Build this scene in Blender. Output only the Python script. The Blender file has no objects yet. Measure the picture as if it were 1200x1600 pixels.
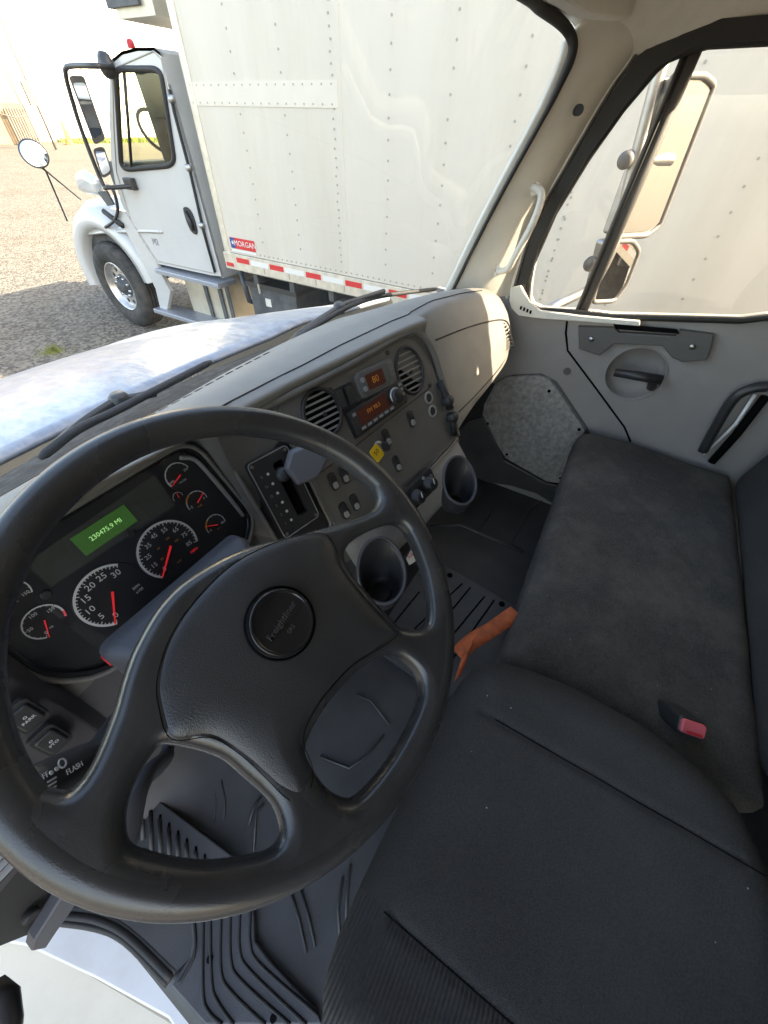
import bpy, math, random
import numpy as np
from mathutils import Vector, Matrix
from mathutils.geometry import tessellate_polygon
random.seed(7); np.random.seed(7)
S=bpy.context.scene; COL=S.collection
rad=math.radians
# ------------------------------------------------------------------ measured camera (eye of the driver's side) ---
F_PX=588.6
RM=np.array([[0.5142982,0.60773293,-0.60510995],[-0.85731433,0.38289378,-0.34409954],[0.02257221,0.6957392,0.71793973]])
def ray(px,py):
    d=RM@np.array([px-600.,-(py-800.),-F_PX]); return d/np.linalg.norm(d)
def at(px,py,**k):                       # point of a photo pixel on an axis plane (survey of the real place)
    d=ray(px,py)
    for a,v in k.items(): return d*(v/d['xyz'.index(a)])
def on(px,py,P,n):
    d=ray(px,py); P=np.array(P,float); n=np.array(n,float); return d*((P@n)/(d@n))
V=lambda *a: np.array(a,float)
def nrm(v): v=np.array(v,float); return v/np.linalg.norm(v)
class Fr:                                # local frame: origin, right, up, normal
    def __init__(s,P,r,u,n=None): s.P=V(*P); s.r=nrm(r); s.u=nrm(u); s.n=nrm(n) if n is not None else np.cross(s.r,s.u)
    def p(s,a,b,h=0.): return s.P+s.r*a+s.u*b+s.n*h
    def uv(s,px,py):
        q=on(px,py,s.P,s.n)-s.P; return (q@s.r,q@s.u)
def yaw_frame(P,ya,ti):
    n=V(math.sin(ya)*math.cos(ti),-math.cos(ya)*math.cos(ti),math.sin(ti)); r=V(math.cos(ya),math.sin(ya),0)
    return Fr(P,r,np.cross(n,r),n)
XY=Fr((0,0,0),(1,0,0),(0,1,0))
# ------------------------------------------------------------------ materials -----------------------------------
M={}
def mat(name,col,rough=.5,metal=0.,noise=0.,nscale=40.,bump=0.,bscale=300.,kind='noise',spec=.5,emit=None,es=1.,coat=0.,dust=None,dscale=6.,damt=.5,stretch=None,rvar=0.,specks=0,bdist=.002):
    m=bpy.data.materials.new(name); m.use_nodes=True; N=m.node_tree.nodes; L=m.node_tree.links; b=N['Principled BSDF']
    col=tuple(col)+(1,) if len(col)==3 else col
    b.inputs['Base Color'].default_value=col; b.inputs['Roughness'].default_value=rough; b.inputs['Metallic'].default_value=metal
    b.inputs['Specular IOR Level'].default_value=spec; b.inputs['Coat Weight'].default_value=coat
    if emit: b.inputs['Emission Color'].default_value=tuple(emit)+(1,); b.inputs['Emission Strength'].default_value=es
    tc=N.new('ShaderNodeTexCoord'); vec=tc.outputs['Object']
    if stretch:
        mp=N.new('ShaderNodeMapping'); mp.inputs['Scale'].default_value=stretch; L.new(vec,mp.inputs['Vector']); vec=mp.outputs['Vector']
    cur=None
    if noise:
        n=N.new('ShaderNodeTexNoise'); n.inputs['Scale'].default_value=nscale; n.inputs['Detail'].default_value=6; L.new(vec,n.inputs['Vector'])
        r=N.new('ShaderNodeMapRange'); r.inputs['From Min'].default_value=.3; r.inputs['From Max'].default_value=.7; r.inputs['To Min'].default_value=1-noise; r.inputs['To Max'].default_value=1+noise; L.new(n.outputs['Fac'],r.inputs['Value'])
        mx=N.new('ShaderNodeMix'); mx.data_type='RGBA'; mx.blend_type='MULTIPLY'; mx.inputs['Factor'].default_value=1
        mx.inputs[6].default_value=col; L.new(r.outputs[0],mx.inputs[7]); cur=mx.outputs[2]
    if dust:
        n=N.new('ShaderNodeTexNoise'); n.inputs['Scale'].default_value=dscale; n.inputs['Detail'].default_value=8; n.inputs['Roughness'].default_value=.7; L.new(vec,n.inputs['Vector'])
        r=N.new('ShaderNodeMapRange'); r.inputs['From Min'].default_value=.45; r.inputs['From Max'].default_value=.75; r.inputs['To Max'].default_value=damt; L.new(n.outputs['Fac'],r.inputs['Value'])
        mx=N.new('ShaderNodeMix'); mx.data_type='RGBA'; L.new(r.outputs[0],mx.inputs['Factor'])
        if cur: L.new(cur,mx.inputs[6])
        else: mx.inputs[6].default_value=col
        mx.inputs[7].default_value=tuple(dust)+(1,); cur=mx.outputs[2]
    if specks:
        v=N.new('ShaderNodeTexVoronoi'); v.inputs['Scale'].default_value=specks; L.new(tc.outputs['Object'],v.inputs['Vector'])
        lt=N.new('ShaderNodeMath'); lt.operation='LESS_THAN'; lt.inputs[1].default_value=.07; L.new(v.outputs['Distance'],lt.inputs[0])
        sc=N.new('ShaderNodeSeparateColor'); L.new(v.outputs['Color'],sc.inputs[0]); g2=N.new('ShaderNodeMath'); g2.operation='GREATER_THAN'; g2.inputs[1].default_value=.94; L.new(sc.outputs[0],g2.inputs[0])
        mu=N.new('ShaderNodeMath'); mu.operation='MULTIPLY'; L.new(lt.outputs[0],mu.inputs[0]); L.new(g2.outputs[0],mu.inputs[1])
        mx=N.new('ShaderNodeMix'); mx.data_type='RGBA'; L.new(mu.outputs[0],mx.inputs['Factor'])
        if cur: L.new(cur,mx.inputs[6])
        else: mx.inputs[6].default_value=col
        mx.inputs[7].default_value=(.3,.29,.27,1); cur=mx.outputs[2]
    if cur: L.new(cur,b.inputs['Base Color'])
    if rvar:
        n=N.new('ShaderNodeTexNoise'); n.inputs['Scale'].default_value=9; n.inputs['Detail'].default_value=7; L.new(tc.outputs['Object'],n.inputs['Vector'])
        r=N.new('ShaderNodeMapRange'); r.inputs['From Min'].default_value=.3; r.inputs['From Max'].default_value=.7; r.inputs['To Min'].default_value=rough-rvar; r.inputs['To Max'].default_value=rough+rvar; L.new(n.outputs['Fac'],r.inputs['Value']); L.new(r.outputs[0],b.inputs['Roughness'])
    if bump:
        if kind=='noise': n=N.new('ShaderNodeTexNoise'); n.inputs['Scale'].default_value=bscale; n.inputs['Detail'].default_value=3; out=n.outputs['Fac']
        elif kind=='voronoi': n=N.new('ShaderNodeTexVoronoi'); n.inputs['Scale'].default_value=bscale; out=n.outputs['Distance']
        elif kind.startswith('wave'): n=N.new('ShaderNodeTexWave'); n.inputs['Scale'].default_value=bscale; n.bands_direction=kind[-1].upper(); n.inputs['Distortion'].default_value=.3; out=n.outputs['Fac']
        L.new(vec,n.inputs['Vector']); bp=N.new('ShaderNodeBump'); bp.inputs['Strength'].default_value=bump; bp.inputs['Distance'].default_value=bdist
        L.new(out,bp.inputs['Height']); L.new(bp.outputs['Normal'],b.inputs['Normal'])
    M[name]=m; return m
mat('dash_slate',(.060,.056,.062),.5,bump=.25,bscale=900,kind='voronoi')
mat('wheel_rubber',(.034,.034,.036),.27,noise=.2,nscale=14,bump=.06,bscale=900,kind='voronoi',spec=.6,rvar=.08,dust=(.085,.082,.07),dscale=10,damt=.3)
mat('pad_leather',(.034,.035,.038),.36,noise=.12,nscale=30,bump=.13,bscale=800,kind='voronoi',spec=.6,rvar=.05)
mat('gloss_black',(.012,.012,.014),.16,spec=.5)
mat('satin_black',(.030,.030,.031),.38,bump=.12,bscale=600)
mat('matt_black',(.018,.018,.019),.6,bump=.1,bscale=500)
mat('hole_black',(.003,.003,.003),.9,spec=.1)
mat('rubber',(.058,.057,.058),.5,noise=.25,nscale=9,bump=.15,bscale=300,dust=(.07,.065,.055),dscale=7,damt=.35)
mat('rubber_mat',(.060,.061,.067),.48,noise=.2,nscale=9,bump=.18,bscale=420,dust=(.085,.08,.07),dscale=9,damt=.3)
mat('floor_rubber',(.056,.055,.056),.45,noise=.3,nscale=7,bump=.12,bscale=260,dust=(.08,.078,.07),dscale=5,damt=.35,rvar=.1)
mat('dash_grey',(.27,.258,.235),.58,noise=.06,nscale=20,bump=.35,bscale=900,kind='voronoi')
mat('dash_dark',(.15,.143,.13),.55,noise=.08,nscale=30,bump=.3,bscale=900,kind='voronoi')
mat('fascia',(.120,.116,.108),.5,noise=.06,nscale=30,bump=.25,bscale=1000,kind='voronoi')
mat('cluster_face',(.024,.024,.027),.32,spec=.4)
mat('screen_grey',(.062,.066,.060),.22)
mat('lcd',(.035,.10,.03),.4,emit=(.10,.36,.07),es=.02)
mat('lcd_text',(.3,.8,.3),.5,emit=(.45,1,.4),es=.08)
mat('white_ink',(.62,.63,.64),.6)
mat('grey_ink',(.25,.25,.26),.6)
mat('red_ink',(.65,.03,.04),.45,emit=(.9,.03,.05),es=.05)
mat('red_plastic',(.62,.03,.04),.35,noise=.1)
mat('amber_ink',(.65,.25,.03),.5)
mat('blue_ink',(.02,.05,.22),.5)
mat('chrome',(.62,.63,.65),.16,metal=1.)
mat('satin_metal',(.42,.42,.42),.38,metal=1.,noise=.1,nscale=30)
mat('aluminium',(.62,.60,.56),.36,metal=.85,noise=.22,nscale=12,bump=.15,bscale=60)
mat('rim_alu',(.62,.61,.60),.3,metal=.8,noise=.15,nscale=20,dust=(.3,.25,.18),dscale=8,damt=.4)
mat('trim_taupe',(.74,.70,.62),.6,noise=.05,nscale=12,bump=.3,bscale=800,kind='voronoi')
mat('trim_door',(.285,.265,.253),.58,noise=.06,nscale=10,bump=.35,bscale=700,kind='voronoi')
mat('trim_dark',(.105,.098,.093),.55,bump=.25,bscale=700,kind='voronoi')
mat('headliner',(.75,.71,.62),.85,noise=.05,bump=.3,bscale=500)
mat('kick_board',(.27,.26,.25),.5,noise=.28,nscale=60,bump=.6,bscale=170,dust=(.48,.44,.38),dscale=30,damt=.35,stretch=(1,1,1))
mat('seat_cloth',(.054,.051,.049),.95,noise=.22,nscale=420,bump=.7,bscale=700,dust=(.10,.097,.09),dscale=5,damt=.25,spec=.08,specks=55)
mat('seat_rib',(.052,.049,.047),.85,noise=.15,nscale=260,bump=1.,bscale=62,kind='waveY',dust=(.05,.05,.05),dscale=5,damt=.2,spec=.25)
mat('bench_cloth',(.078,.074,.070),.88,noise=.25,nscale=240,bump=1.,bscale=450,dust=(.21,.195,.17),dscale=4.2,damt=.6,spec=.08,specks=60)
mat('orange_web',(.55,.11,.03),.6,noise=.3,nscale=50,bump=.8,bscale=160,kind='waveX')
mat('pink_plastic',(.75,.13,.14),.35,spec=.5)
mat('yellow_tag',(.75,.48,.02),.5,noise=.12,nscale=60)
mat('white_paint',(.80,.80,.79),.22,noise=.02,nscale=5,spec=.5,coat=.4,rvar=.05)
mat('sill_paint',(.78,.78,.78),.35,noise=.04,nscale=8,dust=(.45,.40,.33),dscale=6,damt=.35)
mat('hood_glare_paint',(.22,.26,.32),.30,noise=.18,nscale=45,spec=.35,coat=.15,bump=1.,bscale=22,bdist=.004,stretch=(1,.45,1),dust=(.42,.41,.38),dscale=26,damt=.8)  # bluish base and pale 'dust' streaks paint sky reflection and glare on white hood
mat('box_white',(.61,.555,.47),.36,noise=.03,nscale=2.5,bump=.6,bscale=2.2,bdist=.02,dust=(.50,.44,.35),dscale=2.2,damt=.6,stretch=(1,1,.18),spec=.4)
mat('box_patch',(.64,.58,.49),.35,noise=.03,nscale=6)
mat('rivet',(.36,.33,.28),.5,metal=.3)
mat('rail_alu',(.62,.57,.48),.42,metal=.45,noise=.15,nscale=14)
mat('tape_red',(.62,.025,.03),.35)
mat('tape_white',(.72,.70,.66),.35)
mat('tyre',(.030,.029,.028),.8,noise=.3,nscale=10,bump=.4,bscale=60,dust=(.14,.12,.10),dscale=5,damt=.45)
mat('step_metal',(.30,.32,.36),.45,metal=.5,noise=.3,nscale=60,bump=.7,bscale=110,kind='voronoi')
mat('tank_cream',(.55,.50,.40),.4,metal=.4,noise=.1,nscale=8)
mat('chassis_grey',(.06,.065,.07),.6,noise=.3,nscale=6,dust=(.2,.18,.15),dscale=6,damt=.3)
mat('mirror',(.9,.92,.95),.015,metal=1.)
mat('building_white',(.66,.64,.56),.6,noise=.02,nscale=1,bump=1.,bscale=.5,kind='waveX')
mat('building_tan',(.20,.15,.10),.8,noise=.12,nscale=1)
mat('door_tan',(.11,.095,.08),.8,noise=.2,nscale=2)
mat('pole_grey',(.10,.09,.08),.7)
mat('cone_orange',(.75,.16,.05),.6)
mat('grass',(.16,.20,.05),.9,noise=.4,nscale=3)
mat('label_white',(.70,.66,.60),.5)
mat('seal_rubber',(.022,.021,.02),.6,noise=.1)
mat('display_orange',(.055,.022,.018),.12,emit=(.5,.1,.03),es=.004)
mat('display_glass',(.12,.125,.12),.08)
mat('button_grey',(.28,.28,.28),.4)
mat('amber_lens',(.6,.12,.03),.3)
mat('headlamp',(.6,.62,.62),.12,metal=.3)
mat('cream_panel',(.72,.66,.54),.4,noise=.05,nscale=6,dust=(.5,.43,.33),dscale=5,damt=.4)
mat('cowl_black',(.02,.02,.021),.75,noise=.4,nscale=70,bump=.6,bscale=90,spec=.25,dust=(.16,.15,.14),dscale=45,damt=.5)  # pale 'dust' speckle paints a speckled reflection into the cowl colour
mat('cab_white',(.50,.50,.49),.25,noise=.03,nscale=4,coat=.3)
mat('bin_plastic',(.026,.026,.030),.42,bump=.12,bscale=600)
mat('lever_plastic',(.15,.155,.175),.4,bump=.1,bscale=600)
mat('blue_grey_plastic',(.060,.062,.072),.45,bump=.15,bscale=600)
def glass(name,tint=(.97,.98,.97),haze=.0):
    m=bpy.data.materials.new(name); m.use_nodes=True; N=m.node_tree.nodes; L=m.node_tree.links
    for n in list(N): N.remove(n)
    o=N.new('ShaderNodeOutputMaterial'); t=N.new('ShaderNodeBsdfTransparent'); t.inputs[0].default_value=tint+(1,)
    g=N.new('ShaderNodeBsdfGlossy'); g.inputs['Roughness'].default_value=.01; lw=N.new('ShaderNodeLayerWeight'); lw.inputs[0].default_value=.5; pw=N.new('ShaderNodeMath'); pw.operation='POWER'; pw.inputs[1].default_value=5; L.new(lw.outputs['Facing'],pw.inputs[0]); fr=N.new('ShaderNodeMath'); fr.operation='MULTIPLY_ADD'; fr.inputs[1].default_value=.95; fr.inputs[2].default_value=.035; L.new(pw.outputs[0],fr.inputs[0])
    x=N.new('ShaderNodeMixShader'); L.new(fr.outputs[0],x.inputs[0]); L.new(t.outputs[0],x.inputs[1]); L.new(g.outputs[0],x.inputs[2])
    if haze:
        d=N.new('ShaderNodeBsdfDiffuse'); d.inputs[0].default_value=(.8,.8,.78,1); y=N.new('ShaderNodeMixShader')
        n=N.new('ShaderNodeTexNoise'); n.inputs['Scale'].default_value=14; n.inputs['Detail'].default_value=9
        mr=N.new('ShaderNodeMapRange'); mr.inputs['From Min'].default_value=.4; mr.inputs['From Max'].default_value=.8; mr.inputs['To Max'].default_value=haze; L.new(n.outputs['Fac'],mr.inputs['Value']); L.new(mr.outputs[0],y.inputs[0])
        L.new(x.outputs[0],y.inputs[1]); L.new(d.outputs[0],y.inputs[2]); x=y
    L.new(x.outputs[0],o.inputs[0]); M[name]=m
glass('clear_glass'); glass('windscreen_glass',(.95,.965,.955),.008); glass('lens',(.93,.93,.93)); glass('tinted_glass',(.93,.94,.82))
# ground
def ground_mat():
    m=bpy.data.materials.new('gravel'); m.use_nodes=True; N=m.node_tree.nodes; L=m.node_tree.links; b=N['Principled BSDF']; b.inputs['Roughness'].default_value=.95; b.inputs['Specular IOR Level'].default_value=.08
    tc=N.new('ShaderNodeTexCoord'); v=N.new('ShaderNodeTexVoronoi'); v.inputs['Scale'].default_value=26; L.new(tc.outputs['Object'],v.inputs['Vector'])
    cr=N.new('ShaderNodeValToRGB'); cr.color_ramp.elements[0].color=(.065,.061,.056,1); cr.color_ramp.elements[1].color=(.20,.185,.16,1)
    sp=N.new('ShaderNodeSeparateColor'); L.new(v.outputs['Color'],sp.inputs[0]); L.new(sp.outputs[0],cr.inputs[0])
    n=N.new('ShaderNodeTexNoise'); n.inputs['Scale'].default_value=.35; n.inputs['Detail'].default_value=8; n.inputs['Roughness'].default_value=.65; L.new(tc.outputs['Object'],n.inputs['Vector'])
    sy=N.new('ShaderNodeSeparateXYZ'); L.new(tc.outputs['Object'],sy.inputs[0])
    ad=N.new('ShaderNodeMapRange'); ad.inputs['From Min'].default_value=6.5; ad.inputs['From Max'].default_value=10.5; L.new(sy.outputs['Y'],ad.inputs['Value'])  # shaded grey turns to sunlit tan with distance, light put into the colour
    mr=N.new('ShaderNodeMath'); mr.operation='MULTIPLY_ADD'; L.new(n.outputs['Fac'],mr.inputs[0]); mr.inputs[1].default_value=1.6; mr.inputs[2].default_value=-.85
    su=N.new('ShaderNodeMath'); su.operation='ADD'; su.use_clamp=True; L.new(ad.outputs[0],su.inputs[0]); L.new(mr.outputs[0],su.inputs[1])
    mx=N.new('ShaderNodeMix'); mx.data_type='RGBA'; L.new(su.outputs[0],mx.inputs['Factor']); L.new(cr.outputs[0],mx.inputs[6]); 
    cr2=N.new('ShaderNodeValToRGB'); cr2.color_ramp.elements[0].color=(.044,.031,.014,1); cr2.color_ramp.elements[1].color=(.085,.060,.029,1); n2=N.new('ShaderNodeTexNoise'); n2.inputs['Scale'].default_value=6; n2.inputs['Detail'].default_value=8; L.new(tc.outputs['Object'],n2.inputs['Vector']); L.new(n2.outputs['Fac'],cr2.inputs[0]); L.new(cr2.outputs[0],mx.inputs[7])
    L.new(mx.outputs[2],b.inputs['Base Color'])
    bp=N.new('ShaderNodeBump'); bp.inputs['Strength'].default_value=.9; bp.inputs['Distance'].default_value=.03; L.new(v.outputs['Distance'],bp.inputs['Height']); bp.invert=True; L.new(bp.outputs[0],b.inputs['Normal'])
    M['gravel']=m
ground_mat()
# ------------------------------------------------------------------ mesh builder ---------------------------------
def catmull(P,n=8,closed=True):
    P=[np.array(p,float) for p in P]; m=len(P); out=[]
    rng=range(m) if closed else range(m-1)
    for i in rng:
        if closed: a,b,c,d=P[i-1],P[i],P[(i+1)%m],P[(i+2)%m]
        else: a,b,c,d=P[max(i-1,0)],P[i],P[i+1],P[min(i+2,m-1)]
        for k in range(n):
            t=k/n; out.append(.5*((2*b)+(c-a)*t+(2*a-5*b+4*c-d)*t*t+(3*b-a-3*c+d)*t**3))
    if not closed: out.append(P[-1])
    return out
def rrect(w,h,r,cx=0,cy=0,n=6,rot=0):
    out=[]; c,s=math.cos(rot),math.sin(rot); r=min(r,w/2-1e-5,h/2-1e-5)
    for sx,sy,a0 in((1,1,0),(-1,1,90),(-1,-1,180),(1,-1,270)):
        for k in range(n+1):
            a=rad(a0+90*k/n); x=sx*(w/2-r)+r*math.cos(a); y=sy*(h/2-r)+r*math.sin(a)
            out.append((cx+x*c-y*s,cy+x*s+y*c))
    return out
def roundpoly(P,r,n=6):
    out=[]; m=len(P); P=[np.array(p,float) for p in P]
    for i in range(m):
        a,b,c=P[i-1],P[i],P[(i+1)%m]; rr=r[i] if isinstance(r,(list,tuple)) else r
        e1=(a-b); e2=(c-b); l1=np.linalg.norm(e1); l2=np.linalg.norm(e2); q=min(rr,l1*.45,l2*.45)
        p0=b+e1/l1*q; p1=b+e2/l2*q
        for k in range(n+1):
            t=k/n; out.append(p0*(1-t)**2+2*b*t*(1-t)+p1*t*t)
    return out
class MB:
    def __init__(s): s.v=[]; s.f=[]; s.m=[]; s.ms=[]; s.sm=[]
    def mi(s,m):
        if m not in s.ms: s.ms.append(m)
        return s.ms.index(m)
    def add(s,vs,fs,m,smooth=False):
        o=len(s.v); s.v+= [tuple(map(float,v)) for v in vs]; i=s.mi(m)
        for f in fs: s.f.append([o+k for k in f]); s.m.append(i); s.sm.append(smooth)
        return s
    def prism(s,loops,vec,m,bev=0.,smooth=False):   # loops: outer + holes, lists of 3D points in one plane; vec thickness
        vec=np.array(vec,float); loops=[[np.array(p,float) for p in l] for l in loops]
        n0=nrm(vec)
        if bev and len(loops)==1:
            L=loops[0]; c=sum(L)/len(L); m_=len(L); ins=[]
            for i in range(m_):
                a,b,d=L[i-1],L[i],L[(i+1)%m_]; t=nrm(d-a); q=np.cross(n0,t); 
                ins.append(q)
            area=sum(np.cross(L[i]-c,L[(i+1)%m_]-c) for i in range(m_))@n0
            sg=1 if area>0 else -1
            b=bev; V0=L; V1=[p+vec-n0*b for p in L]; V2=[p+vec-n0*b*.3+q*sg*b*.3 for p,q in zip(L,ins)]; V3=[p+vec+q*sg*b for p,q in zip(L,ins)]
            tri=tessellate_polygon([[Vector(p) for p in L]]); fs=[]
            vs=V0+V1+V2+V3
            for t in tri: fs.append([k+3*m_ for k in t]); fs.append(list(reversed(t)))
            for r in range(3):
                for i in range(m_): j=(i+1)%m_; fs.append([r*m_+i,r*m_+j,(r+1)*m_+j,(r+1)*m_+i])
            return s.add(vs,fs,m,smooth)
        flat=[p for l in loops for p in l]; n=len(flat)
        tri=tessellate_polygon([[Vector(p) for p in l] for l in loops])
        vs=flat+[p+vec for p in flat]; fs=[list(t) for t in tri]+[[k+n for k in reversed(t)] for t in tri]
        o=0
        for l in loops:
            for i in range(len(l)): j=(i+1)%len(l); fs.append([o+i,o+j,o+j+n,o+i+n])
            o+=len(l)
        return s.add(vs,fs,m,smooth)
    def plate(s,fr,poly,h0,h1,m,bev=0.,holes=(),smooth=False):
        loops=[[fr.p(a,b,h0) for a,b in poly]]+[[fr.p(a,b,h0) for a,b in h] for h in holes]
        return s.prism(loops,fr.n*(h1-h0),m,bev,smooth)
    def box(s,fr,a,b,h,m,bev=0.):      # a=(a0,a1) b=(b0,b1) h=(h0,h1)
        return s.plate(fr,[(a[0],b[0]),(a[1],b[0]),(a[1],b[1]),(a[0],b[1])],h[0],h[1],m,bev)
    def disc(s,fr,c,r,h0,h1,m,n=28,bev=0.,ry=None):
        ry=ry or r; return s.plate(fr,[(c[0]+r*math.cos(2*math.pi*k/n),c[1]+ry*math.sin(2*math.pi*k/n)) for k in range(n)],h0,h1,m,bev,smooth=False)
    def arc(s,fr,c,r0,r1,a0,a1,h0,h1,m,n=40):
        A=[rad(a0+(a1-a0)*k/n) for k in range(n+1)]
        P=[(c[0]+r1*math.cos(a),c[1]+r1*math.sin(a)) for a in A]+[(c[0]+r0*math.cos(a),c[1]+r0*math.sin(a)) for a in reversed(A)]
        return s.plate(fr,P,h0,h1,m)
    def tube(s,P,r,m,n=12,closed=False,flat=None,cap=True):
        P=[np.array(p,float) for p in P]; N=len(P); R=r if isinstance(r,(list,tuple)) else [r]*N
        vs=[];fs=[]; ref=None
        for i in range(N):
            if closed: t=P[(i+1)%N]-P[i-1]
            else: t=P[min(i+1,N-1)]-P[max(i-1,0)]
            t=nrm(t)
            if ref is None: ref=np.cross(t,V(0,0,1) if abs(t[2])<.9 else V(1,0,0))
            ref=nrm(ref-t*(ref@t)); b=np.cross(t,ref)
            for k in range(n):
                a=2*math.pi*k/n; q=ref*math.cos(a)+b*math.sin(a)
                if flat is not None: fn=nrm(flat[0]); q=q-fn*(q@fn)*(1-flat[1])
                vs.append(P[i]+q*R[i])
        M_=N if closed else N-1
        for i in range(M_):
            for k in range(n): j=(i+1)%N; l=(k+1)%n; fs.append([i*n+k,i*n+l,j*n+l,j*n+k])
        if cap and not closed: fs.append(list(range(n))[::-1]); fs.append([(N-1)*n+k for k in range(n)])
        return s.add(vs,fs,m,True)
    def lathe(s,fr,prof,m,n=40,c=(0,0)):   # prof (r,h)
        vs=[];fs=[]
        for r,h in prof:
            for k in range(n): a=2*math.pi*k/n; vs.append(fr.p(c[0]+r*math.cos(a),c[1]+r*math.sin(a),h))
        for i in range(len(prof)-1):
            for k in range(n): l=(k+1)%n; fs.append([i*n+k,i*n+l,(i+1)*n+l,(i+1)*n+k])
        return s.add(vs,fs,m,True)
    def grid(s,rows,m,thick=None,smooth=True):    # rows of points
        R=len(rows); C=len(rows[0]); vs=[p for r in rows for p in r]; fs=[[i*C+j,i*C+j+1,(i+1)*C+j+1,(i+1)*C+j] for i in range(R-1) for j in range(C-1)]
        if thick is not None:
            o=len(vs); t=np.array(thick,float); vs=vs+[np.array(p)+t for p in vs]; fs=fs+[[k+o for k in reversed(f)] for f in fs]
            ed=[(j,j+1) for j in range(C-1)]+[(i*C+C-1,(i+1)*C+C-1) for i in range(R-1)]+[((R-1)*C+j+1,(R-1)*C+j) for j in range(C-1)]+[((i+1)*C,i*C) for i in range(R-1)]
            fs+=[[a,a+o,b+o,b] for a,b in ed]
        return s.add(vs,fs,m,smooth)
    def text(s,fr,txt,size,c,h,m,rot=0.,align='CENTER',thick=.0003,sx=1.):
        cu=bpy.data.curves.new('t','FONT'); cu.body=txt; cu.size=size; cu.align_x=align; cu.align_y='CENTER'; cu.resolution_u=2; cu.extrude=thick/2
        o=bpy.data.objects.new('t',cu); COL.objects.link(o); dg=bpy.context.evaluated_depsgraph_get(); me=bpy.data.meshes.new_from_object(o.evaluated_get(dg))
        ca,sa=math.cos(rot),math.sin(rot); vs=[]
        for v in me.vertices:
            x,y,z=v.co; x*=sx; vs.append(fr.p(c[0]+x*ca-y*sa,c[1]+x*sa+y*ca,h+z))
        s.add(vs,[list(p.vertices) for p in me.polygons],m)
        bpy.data.objects.remove(o); bpy.data.curves.remove(cu); bpy.data.meshes.remove(me); return s
    def puffy(s,fr,poly,top,bot,w,step,m,ztop=None,holes=(),zb=0.,zlow=None,prof=2.):
        # rounded solid over a 2D outline: height follows a circular edge profile of width w
        polys=[np.array(poly,float)]+[np.array(h,float) for h in holes]
        A=polys[0]; x0,y0=A.min(0)-2*step; x1,y1=A.max(0)+2*step
        xs=np.arange(x0,x1+step,step); ys=np.arange(y0,y1+step,step); X,Y=np.meshgrid(xs,ys,indexing='ij')
        def sdf(X,Y):
            D=np.full(X.shape,1e9); ins=None
            for q,Pp in enumerate(polys):
                inside=np.zeros(X.shape,bool); n=len(Pp)
                for i in range(n):
                    a=Pp[i-1]; b=Pp[i]; e=b-a; l2=e@e
                    if l2<1e-14: continue
                    t=np.clip(((X-a[0])*e[0]+(Y-a[1])*e[1])/l2,0,1); dx=X-a[0]-t*e[0]; dy=Y-a[1]-t*e[1]; D=np.minimum(D,dx*dx+dy*dy)
                    c=((a[1]>Y)!=(b[1]>Y)); 
                    if abs(b[1]-a[1])>1e-12: inside^= c&(X<(b[0]-a[0])*(Y-a[1])/(b[1]-a[1])+a[0])
                ins=inside if q==0 else ins&~inside
            D=np.sqrt(D); return np.where(ins,D,-D)
        d=sdf(X,Y); g=np.array(np.gradient(d,step)); gn=np.sqrt((g**2).sum(0))+1e-9
        nx,ny=X.shape; inside=d>0
        cell=inside[:-1,:-1]|inside[1:,:-1]|inside[:-1,1:]|inside[1:,1:]
        used=np.zeros(X.shape,bool)
        used[:-1,:-1]|=cell; used[1:,:-1]|=cell; used[:-1,1:]|=cell; used[1:,1:]|=cell
        sn=used&~inside
        for it in range(2):
            dd=sdf(X[sn],Y[sn]) if it else d[sn]
            X[sn]-=dd*g[0][sn]/gn[sn]; Y[sn]-=dd*g[1][sn]/gn[sn]
        dc=np.where(inside,d,0); q=np.clip(dc/w,0,1); pr=(1-(1-q)**prof)**(1/prof)
        zt=top*pr; zz=(ztop(X,Y,dc) if ztop else 0*X); zl=(zlow(X,Y,dc) if zlow else zz)
        H1=zt+zz; H0=-bot*pr+zl
        edge=sn
        idx=-np.ones(X.shape,int); vs=[]; 
        I,J=np.nonzero(used)
        for i,j in zip(I,J): idx[i,j]=len(vs); vs.append(fr.p(X[i,j],Y[i,j],H1[i,j]))
        idb=idx.copy()
        for i,j in zip(I,J):
            if not edge[i,j]: idb[i,j]=len(vs); vs.append(fr.p(X[i,j],Y[i,j],H0[i,j]))
        fs=[]
        for i,j in zip(*np.nonzero(cell)):
            f=[idx[i,j],idx[i+1,j],idx[i+1,j+1],idx[i,j+1]]; fs.append(f); b=[idb[i,j],idb[i,j+1],idb[i+1,j+1],idb[i+1,j]]
            if b[0]!=f[0] or b[1]!=f[3] or b[2]!=f[2] or b[3]!=f[1]: fs.append(b)
        return s.add(vs,fs,m,True)
    def build(s,name,parent=None,base=None):
        me=bpy.data.meshes.new(name); org=V(0,0,0)
        if parent is not None: org=WORLD[parent.name]
        elif base is not None: org=V(*base)
        elif s.v:
            a=np.array(s.v); org=V((a[:,0].min()+a[:,0].max())/2,(a[:,1].min()+a[:,1].max())/2,a[:,2].min())
        me.from_pydata([tuple(np.array(v)-org) for v in s.v],[],s.f)
        for m in s.ms: me.materials.append(M[m])
        for p,i,sm in zip(me.polygons,s.m,s.sm): p.material_index=i; p.use_smooth=sm
        me.validate(); me.update()
        o=bpy.data.objects.new(name,me); COL.objects.link(o)
        if parent is not None: o.parent=parent; WORLD[o.name]=org
        else: o.location=org; WORLD[o.name]=org
        return o
WORLD={}
def tag(o,label=None,cat=None,group=None,kind=None):
    if label: o['label']=label
    if cat: o['category']=cat
    if group: o['group']=group
    if kind: o['kind']=kind
    return o
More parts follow.
